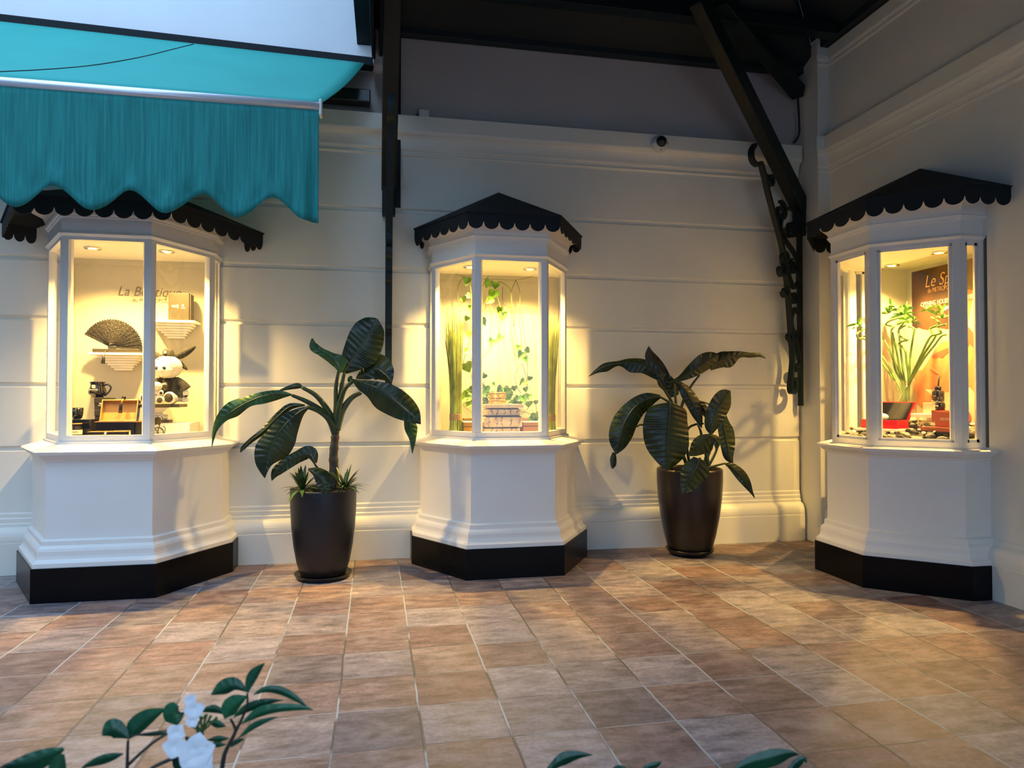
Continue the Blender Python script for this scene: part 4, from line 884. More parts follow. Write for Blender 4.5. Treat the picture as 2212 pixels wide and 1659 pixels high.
def plush(cx, y, z, h):
    r = empty('plush_cow', (cx,y,z), 'large seated plush cow with long black ears, small cap and black shirt', 'plush toy')
    P = lambda px, py, yy: at(px, py, 'y', yy)
    hc = P(362,793,y-.05)
    MB().ball(hc, (.122,.105,.102), 28, 18).build('head', M['plush'], r)
    MB().ball(hc+Vector((-.02,-.055,-.03)), (.095,.07,.062), 24, 14).build('muzzle', M['plush'], r)
    for dx in (-.047,.016): MB().ball(hc+Vector((dx-.012,-.118,-.012)), (.0155,.007,.017), 14, 8).build('nostril', M['brown_card'], r)
    for dx in (-.052,.05): MB().ball(hc+Vector((dx,-.085,.062)), (.006,.005,.005), 10, 6).build('eye', M['plush_black'], r)
    b = P(364,832,y+.0)
    MB().lathe((b.x,y+.01,z+.02), [(.0001,0),(.11,0),(.125,.04),(.12,.11),(.095,.17),(.07,.20),(.0001,.215)], 28).build('body', M['plush'], r)
    MB().lathe((b.x,y+.005,z+.055), [(.131,0),(.136,.03),(.128,.09),(.104,.145),(.075,.178),(.06,.185)], 28).build('shirt', M['plush_black'], r)
    # ears
    def ear(pts, w_, nm='ear'):
        q = spline([P(a,b_,y-.03) for a,b_ in pts], 20); n = 20
        MB().tube(q, [max(.003, w_*math.sin(math.pi*(.16+.80*i/n))**.7) for i in range(n+1)], 12).build(nm, M['plush_black'], r)
    ear([(377,772),(393,766),(408,757),(422,748)], .034); ear([(348,772),(334,767),(320,758),(308,746)], .034)
    ear([(384,778),(390,785),(398,793),(405,799)], .018, 'side_ear')
    # cap
    c = P(363.5,766,y-.05)
    MB().lathe(c, [(.0001,.052),(.03,.048),(.045,.03),(.048,.0),(.05,-.008)], 24).build('cap', M['plush_black'], r); bx('cap_badge', (c.x-.022,c.y-.052,c.z+.008),(c.x-.002,c.y-.044,c.z+.03), M['print_white'], parent=r, bevel=0)
    # arms and legs
    for s_, pts in ((1,[(378,822),(392,832),(400,842)]),(-1,[(346,824),(328,836),(318,842)])):
        q = spline([P(a,b_,y-.03) for a,b_ in pts], 12); MB().tube(q, [.042+.012*i/12 for i in range(13)], 14).build('sleeve', M['plush_black'], r)
        e = q[-1]; MB().ball(e+Vector((.008*s_,-.012,-.03)), (.026,.026,.032), 14, 10).build('paw', M['plush'], r); MB().ball(e+Vector((.010*s_,-.014,-.05)), (.018,.02,.017), 12, 8).build('hoof', M['plush_black'], r)
    for px in (368, 318):
        c = P(px,856,y-.13); c.z = z+.055
        MB().ball(c+Vector((0,.045,-.005)), (.05,.085,.05), 20, 12).build('leg', M['plush'], r)
        MB().ball(c+Vector((0,-.022,0)), (.052,.022,.053), 20, 12).build('foot', M['plush'], r); MB().ball(c+Vector((-.004,-.036,0)), (.037,.012,.040), 18, 10).build('foot_pad', M['plush_black'], r)
    MB().tube([(b.x+.10,y,z+.05),(b.x+.15,y-.02,z+.035),(b.x+.17,y-.03,z+.04)], [.03,.022,.012], 10).build('tail', M['plush'], r)
def small_plush(cx, y, z, h):
    r = empty('small_plush_cow', (cx,y,z), 'small white plush cow sitting in front of the large one', 'plush toy')
    MB().ball((cx,y,z+.075), (.05,.04,.065), 20, 14).build('body', M['plush'], r); MB().ball((cx-.004,y-.03,z+.155), (.05,.042,.038), 20, 14).build('head', M['plush'], r)
    for dx in (-.018,.018): MB().ball((cx-.004+dx,y-.07,z+.165), (.004,.003,.003), 8, 6).build('eye', M['plush_black'], r)
    for s_ in (-1,1):
        MB().tube([(cx+s_*.04,y-.02,z+.17),(cx+s_*.065,y-.025,z+.176),(cx+s_*.08,y-.025,z+.17)], [.01,.012,.003], 8).build('ear', M['plush'], r)
        MB().ball((cx+s_*.062,y-.028,z+.160), (.018,.008,.008), 10, 6).build('ear_patch', M['plush_black'], r)
        MB().ball((cx+s_*.036,y-.05,z+.036), (.034,.03,.035), 16, 10).build('foot', M['plush'], r); MB().ball((cx+s_*.036,y-.074,z+.036), (.024,.009,.026), 14, 8).build('foot_pad', M['plush_black'], r)
        MB().ball((cx+s_*.040,y-.045,z+.098), (.020,.018,.024), 14, 8).build('paw', M['plush'], r); MB().ball((cx+s_*.042,y-.062,z+.096), (.012,.006,.014), 12, 8).build('paw_pad', M['plush_black'], r)
    monogram((cx-.002,y-.042,z+.08), EX, EZ, .014, M['grey_print'], r)
def bicycle():
    y = 6.32; r = empty('toy_cyclo', (at(335,0,'y',y).x,y,F1), 'miniature bronze three-wheeled cyclo at the middle post of the case', 'toy'); m = M['bronze']
    P = lambda px, py, dy=0: at(px, py, 'y', y+dy)
    for (px, py, R_, dy) in ((341,932,.044,0),(312,934,.034,.05),(312,934,.034,-.05)):
        c = P(px,py,dy); c.z = F1+R_+.002
        pts = [c+Vector((R_*math.cos(a),0,R_*math.sin(a))) for a in [i*2*math.pi/28 for i in range(29)]]
        wmb = MB().tube(pts, .005, 8); 
        for k in range(8): wmb.tube([c, c+Vector((R_*math.cos(k*math.pi/4),0,R_*math.sin(k*math.pi/4)))], .0016, 5)
        wmb.ball(c, .008, 10, 6); wmb.build('wheel', m, r)
    for pl, rd in (([(341,932),(345,915),(338,906),(328,918),(341,932)],.0035),([(345,915),(352,905),(348,899)],.0035),([(338,906),(330,900),(345,897)],.0045),([(328,918),(318,926),(312,934)],.004),([(300,918),(312,922),(322,916)],.003),([(300,918),(306,930),(318,932),(326,922)],.003),([(352,920),(357,926),(354,940)],.003)):
        MB().tube(spline([P(a,b) for a,b in pl], 14), rd, 6).build('frame_tube', m, r)
    for k in range(6): MB().tube([P(330+k*3.2,918-(k%2)*2,.0), P(333+k*2.6,900+abs(k-3)*1.2,-.02)], .0055, 6).build('canopy_rib', m, r)
    s_ = P(321,918); MB().box((s_.x-.03,y-.04,s_.z-.01),(s_.x+.03,y+.04,s_.z)).build('seat', m, r, .004)
left_case()

# ------------------------------------------------------------------ goods in the middle display case
def middle_case():
    o, sc = (930,560), 4.148; F = 1.192
    Q = lambda x, y_, d: at(x/sc+o[0], y_/sc+o[1], 'y', d)
    rnd = random.Random(11)
    tag(MB().tube(spline([Q(205,120,6.80),Q(330,165,6.76),(Q(540,178,6.74)),Q(770,186,6.74),Q(920,150,6.80)], 30), .0022, 5).build('hanging_wire', M['vine']), 'thin wire strung across the top of the vine case', 'wire')
    # reed bundles
    for (x0, x1, xt0, xt1, yb, ytop, yw, d, lab) in ((158,295,118,292,1552,470,1412,6.44,'tall green reed bundle tied with twine at the left glass of the vine case'),(1000,1130,985,1165,1540,500,1425,6.42,'tall green reed bundle tied with twine at the right glass of the vine case')):
        b = Q((x0+x1)/2, yb, d); r = empty('reed_bundle', (b.x,d,F), lab, 'reed bundle'); ztop = Q(0,ytop,d).z; zw = Q(0,yw,d).z
        L0 = Q(x0,yb,d).x; L1 = Q(x1,yb,d).x; T0 = Q(xt0,ytop,d).x; T1 = Q(xt1,ytop,d).x; hw = (L1-L0)/2; mb = MB()
        for i in range(150):
            a = rnd.uniform(0,6.283); q = math.sqrt(rnd.random()); ux = q*math.cos(a); uy = q*math.sin(a)
            ht = ztop + rnd.uniform(-.22,.03); tl = rnd.uniform(.9,1.15)
            xb = b.x+ux*hw*.98; yb_ = d+uy*hw*.98; xw = b.x+ux*hw*.80; yw_ = d+uy*hw*.8; xm = b.x+ux*hw*.86+(T0+T1-L0-L1)/2*.3; 
            xt = (T0+T1)/2+ux*(T1-T0)/2*tl; yt = d+uy*(T1-T0)/2*.8
            zs = spline([(xb,yb_,F+.003),(xw,yw_,zw),(xm,d+uy*hw*.9,(zw+ztop)/2-.1),(xt,yt,ht)], 9)
            mb.tube(zs, [.0036,.0034,.0034,.0032,.003,.003,.0026,.0022,.0016,.0007], 5, False)
        mb.build('reeds', M['reed'], r)
        tw = MB()
        for k in range(7): tw.lathe((b.x,d,zw-.028+.0085*k), [(hw*.82,-.004),(hw*.86,0),(hw*.82,.004)], 30)
        tw.build('twine_wrap', M['twine'], r)
    # vines
    def heart(c, s_, ang, tilt, rn):
        X = Vector((math.cos(ang),0,math.sin(ang))); Y_ = Vector((-math.sin(ang),-tilt,math.cos(ang))).normalized(); N = X.cross(Y_)
        out = [(0,-1.0),(.30,-.62),(.62,-.18),(.72,.22),(.56,.52),(.26,.56),(0,.36),(-.26,.56),(-.56,.52),(-.72,.22),(-.62,-.18),(-.30,-.62)]
        vs = [c + N*.12*s_*-1 + Y_*-.1*s_] + [c + X*x*s_ + Y_*y_*s_ + N*abs(x)*.25*s_ for x, y_ in out]
        return vs, [(0,i+1,(i+1)%12+1) for i in range(12)]
    V = [([(300,160),(255,220),(245,310),(265,415)],6.70),([(350,200),(365,300),(370,420),(362,600),(350,720),(290,930)],6.60),([(520,150),(460,260),(440,420)],6.70),([(550,220),(520,310),(480,430),(450,540)],6.66),
      ([(570,290),(605,360),(625,450),(620,620),(560,780),(440,910)],6.60),([(610,195),(690,240),(720,300),(730,430),(745,600)],6.70),([(530,380),(540,450),(535,650),(522,740)],6.62),([(700,250),(722,330),(725,600),(745,800),(760,870)],6.66),
      ([(765,185),(800,300),(795,500),(810,700),(820,800)],6.70),([(765,185),(740,240),(720,290)],6.70),([(790,400),(830,600),(850,800),(870,950),(865,1100),(850,1230)],6.64),([(820,930),(760,1030),(770,1130),(810,1200)],6.60),
      ([(720,430),(745,560),(780,760)],6.68),([(372,880),(360,1000),(375,1100),(360,1180)],6.62),([(645,250),(650,380),(690,425),(725,430)],6.74),([(440,850),(436,760),(442,640)],6.64),([(820,930),(850,1030),(870,1130)],6.62),([(940,1290),(950,1350),(940,1400),(915,1440)],6.5)]
    LVS = [(327,190,30),(335,328,24),(293,350,27),(355,425,18),(328,525,22),(342,665,24),(320,820,22),(325,955,44),(520,208,34),(583,225,31),(565,300,42),(535,365,30),(445,460,25),(465,555,32),(648,500,34),(620,447,26),(560,742,36),(625,700,30),(790,790,28),(862,812,26),(812,850,32),(850,890,24),(830,1100,30),(890,1062,22),(440,640,18)]
    LOW = [(480,1040,24),(625,1160,28),(690,1165,30),(750,1150,24),(490,1160,36),(530,1210,38),(700,1210,34),(680,1260,32),(750,1270,30),(830,1240,32),(880,1290,30),(945,1275,22),(940,1400,38),(880,1225,24),(355,1170,28),(320,1230,44),(460,1200,34),(345,1290,30),(450,1130,24),(500,1260,30),(790,1290,26),(620,1190,24),(905,1420,24),(960,1420,20),(850,1160,22),(560,1120,18),(480,1300,24),(655,1220,26),(780,1240,22)]
    def vine(name, label, lines, leaves, d0, th):
        c0 = Q(leaves[0][0],leaves[0][1],d0); r = empty(name, c0, label, 'plant')
        for pl, d in lines: MB().tube(spline([Q(a,b,d) for a,b in pl], 18), th, 6).build('stem', M['vine'], r)
        for (a,b,s_) in leaves:
            c = Q(a,b,d0-rnd.uniform(.0,.10)); vs, fs = heart(c, s_/sc/FPX*6.6*1.75, rnd.uniform(-.9,.9), rnd.uniform(-.5,.9), rnd)
            MB().add(vs, fs, False).build('leaf', M['pothos'], r)
    vine('trailing_vine', 'trailing vines with pale green heart leaves hanging from the wire', V[:17], LVS, 6.62, .0034)
    # low planting in a glass trough
    a = Q(290,1440,6.62); b = Q(880,1440,6.62)
    lines = [([(rnd.uniform(330,880),1440),(rnd.uniform(330,880),1360),(rnd.uniform(320,900),1280),(x,y_)],6.58) for x,y_,s_ in LOW[:22]]
    vine('potted_ivy', 'low leafy ivy growing along the back floor behind the patterned boxes', lines+[V[17]], LOW, 6.60, .0026)
    bx('ivy_trough', (a.x,6.54,F), (b.x,6.74,a.z+.02), M['twine'], 'low brown root-filled trough behind the patterned boxes', 'trough')
    # roots
    # patterned box stack
    def sbox(x0, x1, y0, y1, d, dep, nm, lab, m, lip=False):
        p = Q(x0,y1,d); q = Q(x1,y0,d); return p, q
    stack = [(487,803,1503,1556,6.22,'patterned paper box at the bottom of the central stack'),(485,822,1402,1494,6.22,'widest patterned paper box, second from the bottom of the central stack'),(510,803,1332,1398,6.24,'grey-lit patterned paper box, third from the bottom of the central stack')]
    zprev = F
    for i, (x0,x1,y0,y1,d,lab) in enumerate(stack):
        p = Q(x0,y1,d); q = Q(x1,y0,d); r = empty('patterned_box', ((p.x+q.x)/2,d,zprev), lab, 'box', 'stacked patterned paper boxes')
        bx('box_body', (p.x,d,zprev+.001), (q.x,d+.24,q.z-.012), M['floral'], parent=r, bevel=.004)
        # printed blossom twigs
        tw = MB(); rn = random.Random(20+i)
        for k in range(5):
            xx = p.x+(q.x-p.x)*(.12+.19*k); zz = zprev+.005; pts = [Vector((xx,d-.0006,zz))]
            for j in range(4): pts.append(pts[-1]+Vector((rn.uniform(-.014,.014),0,(q.z-zprev)*.2)))
            tw.strap(spline(pts,8), .0022, .0005, EX) if False else tw.tube(spline(pts,8), .0012, 4)
            for j in range(6):
                cpt = rn.choice(pts[1:])+Vector((rn.uniform(-.012,.012),0,rn.uniform(-.008,.008))); tw.ball(cpt, (.0042,.0006,.0036), 6, 4)
        tw.build('printed_twigs', M['bronze'], r)
        bx('dark_gap', (p.x+.015,d+.012,q.z-.012), (q.x-.015,d+.22,q.z-.001), M['cable'], parent=r, bevel=0)
        zprev = q.z
    p = Q(488,1330,6.22); q = Q(835,1300,6.22); bx('patterned_board', (p.x,6.22,zprev), (q.x,6.46,q.z), M['floral'], 'thin patterned lid board on top of the central stack', 'board'); z = q.z
    c = Q(603,1290,6.34); zd = z+.03; tag(MB().lathe((c.x,6.36,z+.001), [(.0001,0),(.085,0),(.085,.022),(.0001,.022)], 32).build('round_lid', M['gold']), 'flat round gold lid under the gold tin', 'lid')
    t = Q(603,1192,6.36); r = empty('gold_tin', (c.x,6.36,z+.024), 'small round gold tin on top of the central stack', 'tin'); R_ = .078; hh = t.z-z-.024
    MB().lathe((c.x,6.36,z+.024), [(.0001,0),(R_*.98,0),(R_*.98,hh*.66),(.0001,hh*.66)], 36).build('tin_body', M['gold'], r); MB().lathe((c.x,6.36,z+.024+hh*.66), [(.0001,0),(R_,0),(R_,hh*.34-.004),(R_-.005,hh*.34),(.0001,hh*.34)], 36).build('tin_lid', M['gold'], r)
    for (x0,x1,y0,lab) in ((300,478,1455,'small gold two-tier box left of the patterned stack'),(828,1005,1455,'small gold two-tier box right of the patterned stack')):
        p = Q(x0,1552,6.30); q = Q(x1,y0,6.30); zm = Q(0,1500,6.30).z; r = empty('gold_box', ((p.x+q.x)/2,6.3,F), lab, 'box', 'gold two-tier boxes')
        bx('lower_tier', (p.x,6.30,F), (q.x,6.46,zm-.006), M['gold_card'], parent=r); bx('slot', (p.x+.006,6.306,zm-.006), (q.x-.006,6.45,zm), M['cable'], parent=r, bevel=0)
        bx('upper_tier', (p.x,6.30,zm), (q.x,6.46,q.z-.008), M['gold_card'], parent=r); bx('pale_top', (p.x-.002,6.298,q.z-.008), (q.x+.002,6.462,q.z), M['print_white'], parent=r)
middle_case()

# ------------------------------------------------------------------ goods in the right display case
def right_case():
    F = 1.145; XB = XR+.43-.022
    kk = [o for o in C.objects if o.name.startswith('display_kiosk')][2]
    # poster on the back panel
    XPO = XB-.012; A = lambda px, py, dx=0: at(px, py, 'x', XPO-dx)
    tl = A(1969,588); zt = tl.z; yl = tl.y; yr = K3Y-.60; zb = 1.16
    r = empty('spa_poster', (XPO,(yl+yr)/2,zb), 'large spa poster of a massage scene on the back of the bamboo case', 'poster')
    MB().box((XPO,yr,zb),(XPO+.01,yl,zt)).build('poster_sheet', M['poster_sheet'], r)
    lay = [0]
    def sh(pts, nm, m, sm=True):
        lay[0] += 1; dx = .0006*lay[0]
        P = [A(x,y_,dx) for x,y_ in pts]
        if sm:
            for _ in range(2): P = [q for i in range(len(P)) for q in (P[i]*.75+P[(i+1) % len(P)]*.25, P[i]*.25+P[(i+1) % len(P)]*.75)]
        P = [Vector((p.x, min(max(p.y,yr+.002),yl-.002), min(p.z,zt-.002))) for p in P]
        P = [p for i, p in enumerate(P) if (p-P[i-1]).length > 1e-4]; bm = bmesh.new(); vs = [bm.verts.new(p) for p in P]; f = bm.faces.new(vs); f.normal_update()
        if f.normal.x > 0: f.normal_flip()
        me = bpy.data.meshes.new(nm); bm.to_mesh(me); bm.free(); me.materials.append(m); ob = bpy.data.objects.new(nm, me); C.objects.link(ob); ob.parent = r; ob.matrix_parent_inverse = Matrix.Translation(-Vector(r.location))
    sh([(1969,560),(2070,540),(2066,700),(2050,712),(2020,708),(2000,714),(1984,708),(1969,716)], 'printed_background', M['poster_dark'], False)
    sh([(1972,706),(1984,712),(1996,711),(2010,717),(2050,712),(2130,715),(2130,1000),(1969,1000),(1969,716)], 'printed_towel', M['poster_sheet'])
    sh([(2070,540),(2120,530),(2125,628),(2100,626),(2085,632),(2076,650),(2066,640)], 'printed_sleeve', M['poster_cloth'])
    sh([(2076,645),(2085,628),(2100,624),(2101,640),(2092,690),(2088,720),(2094,745),(2100,760),(2080,755),(2060,748),(2058,700)], 'printed_forearm', M['skin'])
    sh([(1975,820),(2000,790),(2015,760),(2030,742),(2048,735),(2070,748),(2110,752),(2135,760),(2135,850),(2090,830),(2050,850),(2010,838),(1985,842)], 'printed_back', M['skin'])
    sh([(1972,800),(2000,800),(2020,795),(2045,800),(2050,838),(2010,842),(1985,830),(1972,815)], 'printed_arm', M['skin'])
    sh([(1974,822),(1990,835),(2010,850),(2030,875),(2050,880),(2050,905),(2020,890),(2000,888),(1980,870),(1974,860)], 'printed_lower_arm', M['skin_light'])
    sh([(2085,800),(2095,780),(2110,765),(2130,760),(2130,870),(2108,850),(2095,835),(2083,822),(2082,812)], 'printed_face', M['skin_light'])
    sh([(2010,770),(2022,762),(2035,757),(2050,750),(2052,760),(2040,768),(2035,775),(2028,770),(2020,776)], 'printed_hand', M['poster_hand'])
    sh([(2072,700),(2080,695),(2088,704),(2094,725),(2092,750),(2084,752),(2078,735),(2072,720)], 'printed_hand', M['poster_hand'])
    sh([(2076,690),(2100,715),(2112,735),(2112,752),(2098,750),(2088,730)], 'printed_hand', M['poster_hand'])
    sh([(2085,895),(2095,888),(2098,905),(2090,918),(2082,912)], 'printed_hand', M['poster_hand'])
    for pl in ([(2008,792),(2022,802),(2030,808)],): MB().tube(spline([A(a,b,.016) for a,b in pl], 8), .003, 4).build('printed_line', M['skin'], r)
    Y1 = Vector((0,-1,0))
    a = A(1997,622,.0165); text('Le Spa', .165, M['poster_text'], a, Y1, EZ, r, shear=.28, thin=-.0022, width=.34, ext=.0005)
    a = A(2004,633,.0165); text('du METROPOLE', .062, M['poster_text'], a, Y1, EZ, r, thin=-.0006, width=.29, ext=.0005)
    a = A(1989,663,.0165); text('OPENING HOURS 10AM TO 10PM', .06, M['print_white'], a, Y1, EZ, r, width=.62, ext=.0005)
    # stones on the floor
    rnd = random.Random(4)
    def rock(kind, m, s_):
        bm = bmesh.new(); bmesh.ops.create_icosphere(bm, subdivisions=2 if kind else 3, radius=1)
        n = [Vector((rnd.uniform(-1,1),rnd.uniform(-1,1),rnd.uniform(-1,1))).normalized() for _ in range(9)]; dd = [rnd.uniform(.55,.85) for _ in n]
        for v in bm.verts:
            if kind:
                for q, d in zip(n, dd):
                    e = v.co.dot(q)-d
                    if e > 0: v.co -= q*e
            v.co.z *= .7
        me = bpy.data.meshes.new('rock'); bm.to_mesh(me); bm.free()
        if not kind:
            for p in me.polygons: p.use_smooth = True
        me.materials.append(m); return me
    kinds = [rock(1, M['stone' if i % 3 else 'dark_stone'], 1) for i in range(8)]; peb = [rock(0, M['pebble'], 1) for i in range(2)]
    def inside(u, v, mg):
        if v < -.40+mg: return False
        if v < 0: return abs(u) < .60-mg
        if v > .64-mg: return False
        if abs(u) > .58-mg: return False
        return abs(u) < .25 + (.64-v)*.95 - mg
    placed = []
    def put(me, u, v, z, s_, lab, nm, grp):
        o = bpy.data.objects.new(nm, me); C.objects.link(o); o.location = (XR-v, K3Y-u, z)
        o.scale = (s_*rnd.uniform(.9,1.3), s_*rnd.uniform(.85,1.2), s_*rnd.uniform(.7,1)); o.rotation_euler = (rnd.uniform(-.5,.5), rnd.uniform(-.5,.5), rnd.uniform(0,6.28)); tag(o, lab, 'stone', grp)
    def scatter(N, s0, s1, z, fn):
        got = 0; t = 0
        while got < N and t < 9000:
            t += 1; u = rnd.uniform(-.6,.6); v = rnd.uniform(-.4,.66); s_ = rnd.uniform(s0,s1)
            if not inside(u, v, s_*.9): continue
            if any((u-a)**2+(v-b)**2+((z-c)*1.2)**2 < (.92*(s_+d))**2 for a,b,c,d in placed): continue
            placed.append((u,v,z,s_)); fn(u,v,z,s_); got += 1
    hz = lambda v: max(0, .12*(.50-v))
    bed = MB(); bp_ = [(-.60,-.40),(-.60,.10),(-.24,.60),(.24,.60),(.60,.10),(.60,-.40)]
    bed.add([Vector((XR-v, K3Y-u, F+.002)) for u, v in bp_] + [Vector((XR-v, K3Y-u, F+.012+hz(v))) for u, v in bp_], [(0,1,2,3,4,5),(6,7,8,9,10,11)] + [(j,(j+1)%6,6+(j+1)%6,6+j) for j in range(6)])
    bd = bed.build('sloping_gravel_base', M['dark_stone'], kk)
    def zone(u, v):
        if v > .42: return 'behind the front glass of the bamboo case'
        if u < -.22: return 'at the far left side of the bamboo case'
        if u > .30: return 'behind the near side window of the bamboo case'
        return 'in the middle of the bamboo case'
    def st_(u, v, z, s_):
        me = rnd.choice(kinds); dk = me.materials[0] == M['dark_stone']; zn = zone(u, v); a = 'dark angular broken stone' if dk else 'pale grey angular broken stone'
        put(me, u, v, z+hz(v), s_, a+' '+zn, 'dark_stone' if dk else 'grey_stone', a+'s '+zn)
    def pb_(u, v, z, s_): zn = zone(u, v); put(rnd.choice(peb), u, v, z+hz(v), s_, 'small smooth white pebble '+zn, 'white_pebble', 'white pebbles '+zn)
    scatter(70, .034, .052, F+.035, st_)
    scatter(75, .026, .042, F+.072, st_)
    scatter(40, .012, .020, F+.098, pb_)
    # vase with bamboo
    o, sc = (1800,640), 6.38; XV = 4.80
    Q = lambda x, y_, dx=0: at(x/sc+o[0], y_/sc+o[1], 'x', XV+dx-.0016*max(0,560-x))
    b0 = Q(870,1655); b1 = Q(1125,1655); R_ = abs(b0.y-b1.y)/2*.80; cy = (b0.y+b1.y)/2; zb = b0.z+.005; ztp = Q(1000,1165).z
    vz = empty('glass_vase', (XV,cy,zb), 'clear glass cylinder vase with yellow pebbles holding the bamboo', 'vase')
    bx('white_slab', (XV-.12,cy-.12,zb-.035), (XV+.12,cy+.14,zb-.001), M['white_card'], 'white slab under the glass vase', 'slab')
    MB().lathe((XV,cy,zb), [(.0001,0),(R_,0),(R_,ztp-zb),(R_-.004,ztp-zb),(R_-.004,.012),(.0001,.012)], 36).build('vase_wall', M['vase_glass'], vz)
    pm = MB(); zpe = Q(1000,1530).z
    for i in range(150):
        a = rnd.uniform(0,6.28); q = R_*.82*math.sqrt(rnd.random()); s_ = rnd.uniform(.009,.013); pm.ball((XV+q*math.cos(a),cy+q*math.sin(a),rnd.uniform(zb+.02,zpe)), (s_,s_,s_*.75), 7, 5)
    tag(pm.build('pebble_fill', M['yellow_pebble'], vz), kind='stuff')
    bb = empty('lucky_bamboo', (XV,cy,zb+.02), 'green bamboo stalks with curled tops fanning out of the glass vase', 'plant')
    ST = [([(1010,1480),(960,1330),(870,1190),(725,990),(550,740),(430,590),(345,580),(330,520),(400,465),(465,462),(440,510)],-.06),([(1020,1480),(940,1300),(850,1130),(725,900),(550,655),(485,560),(420,552)],-.03),
      ([(1000,1480),(960,1250),(930,1100),(840,900),(725,640),(640,520),(560,430)],.02),([(1040,1480),(990,1250),(850,1000),(822,700),(800,480),(830,420),(730,395),(760,350),(860,310),(960,292)],.05),
      ([(1000,1480),(975,1250),(912,1000),(880,800),(832,580),(815,500)],.0),([(1010,1480),(985,1230),(955,950),(930,750),(912,560),(902,470),(960,420),(1000,400)],.04),
      ([(1030,1480),(1042,1150),(1010,900),(990,740),(905,660),(950,620),(1030,600),(950,570),(905,530),(905,450),(960,380),(975,300)],-.03),([(990,1480),(1048,1150),(1060,850),(1100,560),(1118,460),(1080,425),(1035,420)],.03),
      ([(960,1480),(1060,1150),(1190,860),(1330,570),(1430,525),(1488,500),(1440,430),(1480,405),(1560,388)],-.02),([(930,1480),(1075,1150),(1230,830),(1400,570),(1380,520),(1335,460),(1370,425),(1450,395),(1450,350),(1350,290)],.03),
      ([(900,1480),(1085,1135),(1250,860),(1400,670),(1490,550),(1560,528)],-.05)]
    for pl, dx in ST:
        n = 46; sp = spline([Q(a,b_,dx*min(1,max(0,(1200-b_)/500))) for a,b_ in pl], n); rr = [.0105*(1-.25*i/n)*(1.14 if i % 4 == 0 else 1) for i in range(n+1)]
        MB().tube(sp, rr, 9).build('stalk', M['bamboo'], bb)
    for (x, y_, k, s_) in ((350,390,9,110),(340,430,6,80),(520,320,8,100),(790,130,8,130),(775,230,9,110),(740,200,6,90),(900,190,6,95),(970,250,11,150),(1000,180,7,110),(1000,330,8,120),(940,370,8,100),(1100,360,7,100),(1300,190,7,110),(1410,150,6,95),(1510,200,8,110),(1500,300,8,90)):
        c = Q(x, y_, rnd.uniform(-.05,.05)); mb = MB(); L_ = s_/sc/FPX*5.6*1.7
        for i in range(k):
            az = rnd.uniform(0,6.28); el = rnd.uniform(-.2,1.4); d = Vector((math.cos(az)*math.cos(el), math.sin(az)*math.cos(el), math.sin(el))); s2_ = d.cross(Vector((rnd.uniform(-1,1),rnd.uniform(-1,1),.6))).normalized(); ll = L_*rnd.uniform(.6,1.1); vs = []
            for j in range(7):
                t = j/6; p = c+d*ll*t-EZ*(.35*ll*t*t); ww = .015*math.sin(math.pi*(.08+.9*t)); vs += [p-s2_*ww, p+s2_*ww]
            mb.add(vs, [(j*2,j*2+1,j*2+3,j*2+2) for j in range(6)], True)
        mb.build('leaf_cluster', M['bamboo_leaf'], bb)
    # red gift box open on a white board
    XG = 4.36; A2 = lambda px, py, dx=0: at(px, py, 'x', XG+dx)
    p = at(1860,930,'x',4.30); q = at(1946,930,'x',4.42)
    z0 = F+.098; a = at(1860,920,'x',4.30); b = at(1937,922,'x',4.42)
    d = Vector((b.x-a.x, b.y-a.y, 0)); ln = d.length; d.normalize(); e = Vector((-d.y, d.x, 0)); e = e if e.x > 0 else -e
    z0 = min(a.z,b.z)-.018
    def ob(nm, u0,u1,v0,v1,w0,w1, m, par=None, **k):
        Pq = lambda u,v,w_: Vector((a.x,a.y,z0))+d*u+e*v+EZ*w_
        return MB().hexa([Pq(u0,v0,w0),Pq(u1,v0,w0),Pq(u1,v1,w0),Pq(u0,v1,w0),Pq(u0,v0,w1),Pq(u1,v0,w1),Pq(u1,v1,w1),Pq(u0,v1,w1)]).build(nm, m, par, .002)
    tag(ob('white_board', -.03,ln+.03,-.03,.26,-.022,0, M['white_card']), 'white board lying on the stones under the red gift box', 'board')
    r = empty('red_gift_box', Vector((a.x,a.y,z0))+d*ln/2, 'open red gift box with black lining on the stones', 'box')
    ob('box_base', 0,ln,0,.20,.002,.075, M['red_card'], r); ob('lining', .01,ln-.01,.01,.19,.075,.080, M['black_gloss'], r)
    Pq = lambda u,v,w_: Vector((a.x,a.y,z0))+d*u+e*v+EZ*w_
    MB().hexa([Pq(0,.185,.075),Pq(ln,.185,.075),Pq(ln,.215,.075),Pq(0,.215,.075),Pq(0.03,.25,.235),Pq(ln+.03,.25,.235),Pq(ln+.03,.285,.235),Pq(0.03,.285,.235)]).build('open_lid', M['red_card'], r, .002)
    MB().hexa([Pq(.012,.178,.082),Pq(ln-.012,.178,.082),Pq(ln-.012,.19,.082),Pq(.012,.19,.082),Pq(.04,.242,.228),Pq(ln+.02,.242,.228),Pq(ln+.02,.252,.228),Pq(.04,.252,.228)]).build('lid_lining', M['black_gloss'], r)
    tag(MB().ball(Pq(ln*.42,.08,.10), (.075,.05,.035), 18, 10).build('white_bowl', M['white_card']), 'rounded white dish resting inside the red gift box', 'dish')
    # rust red boxes
    XC = 4.50
    a = at(1986,928,'x',XC); b = at(2054,930,'x',XC-.02); d = Vector((b.x-a.x,b.y-a.y,0)); ln = d.length; d.normalize(); e = Vector((-d.y,d.x,0)); e = e if e.x > 0 else -e; z0 = a.z
    tag(ob('dark_tray', .015,ln,.0,.12,-.034,-.008, M['black_gloss']), 'flat black tray under the rust red boxes', 'tray')
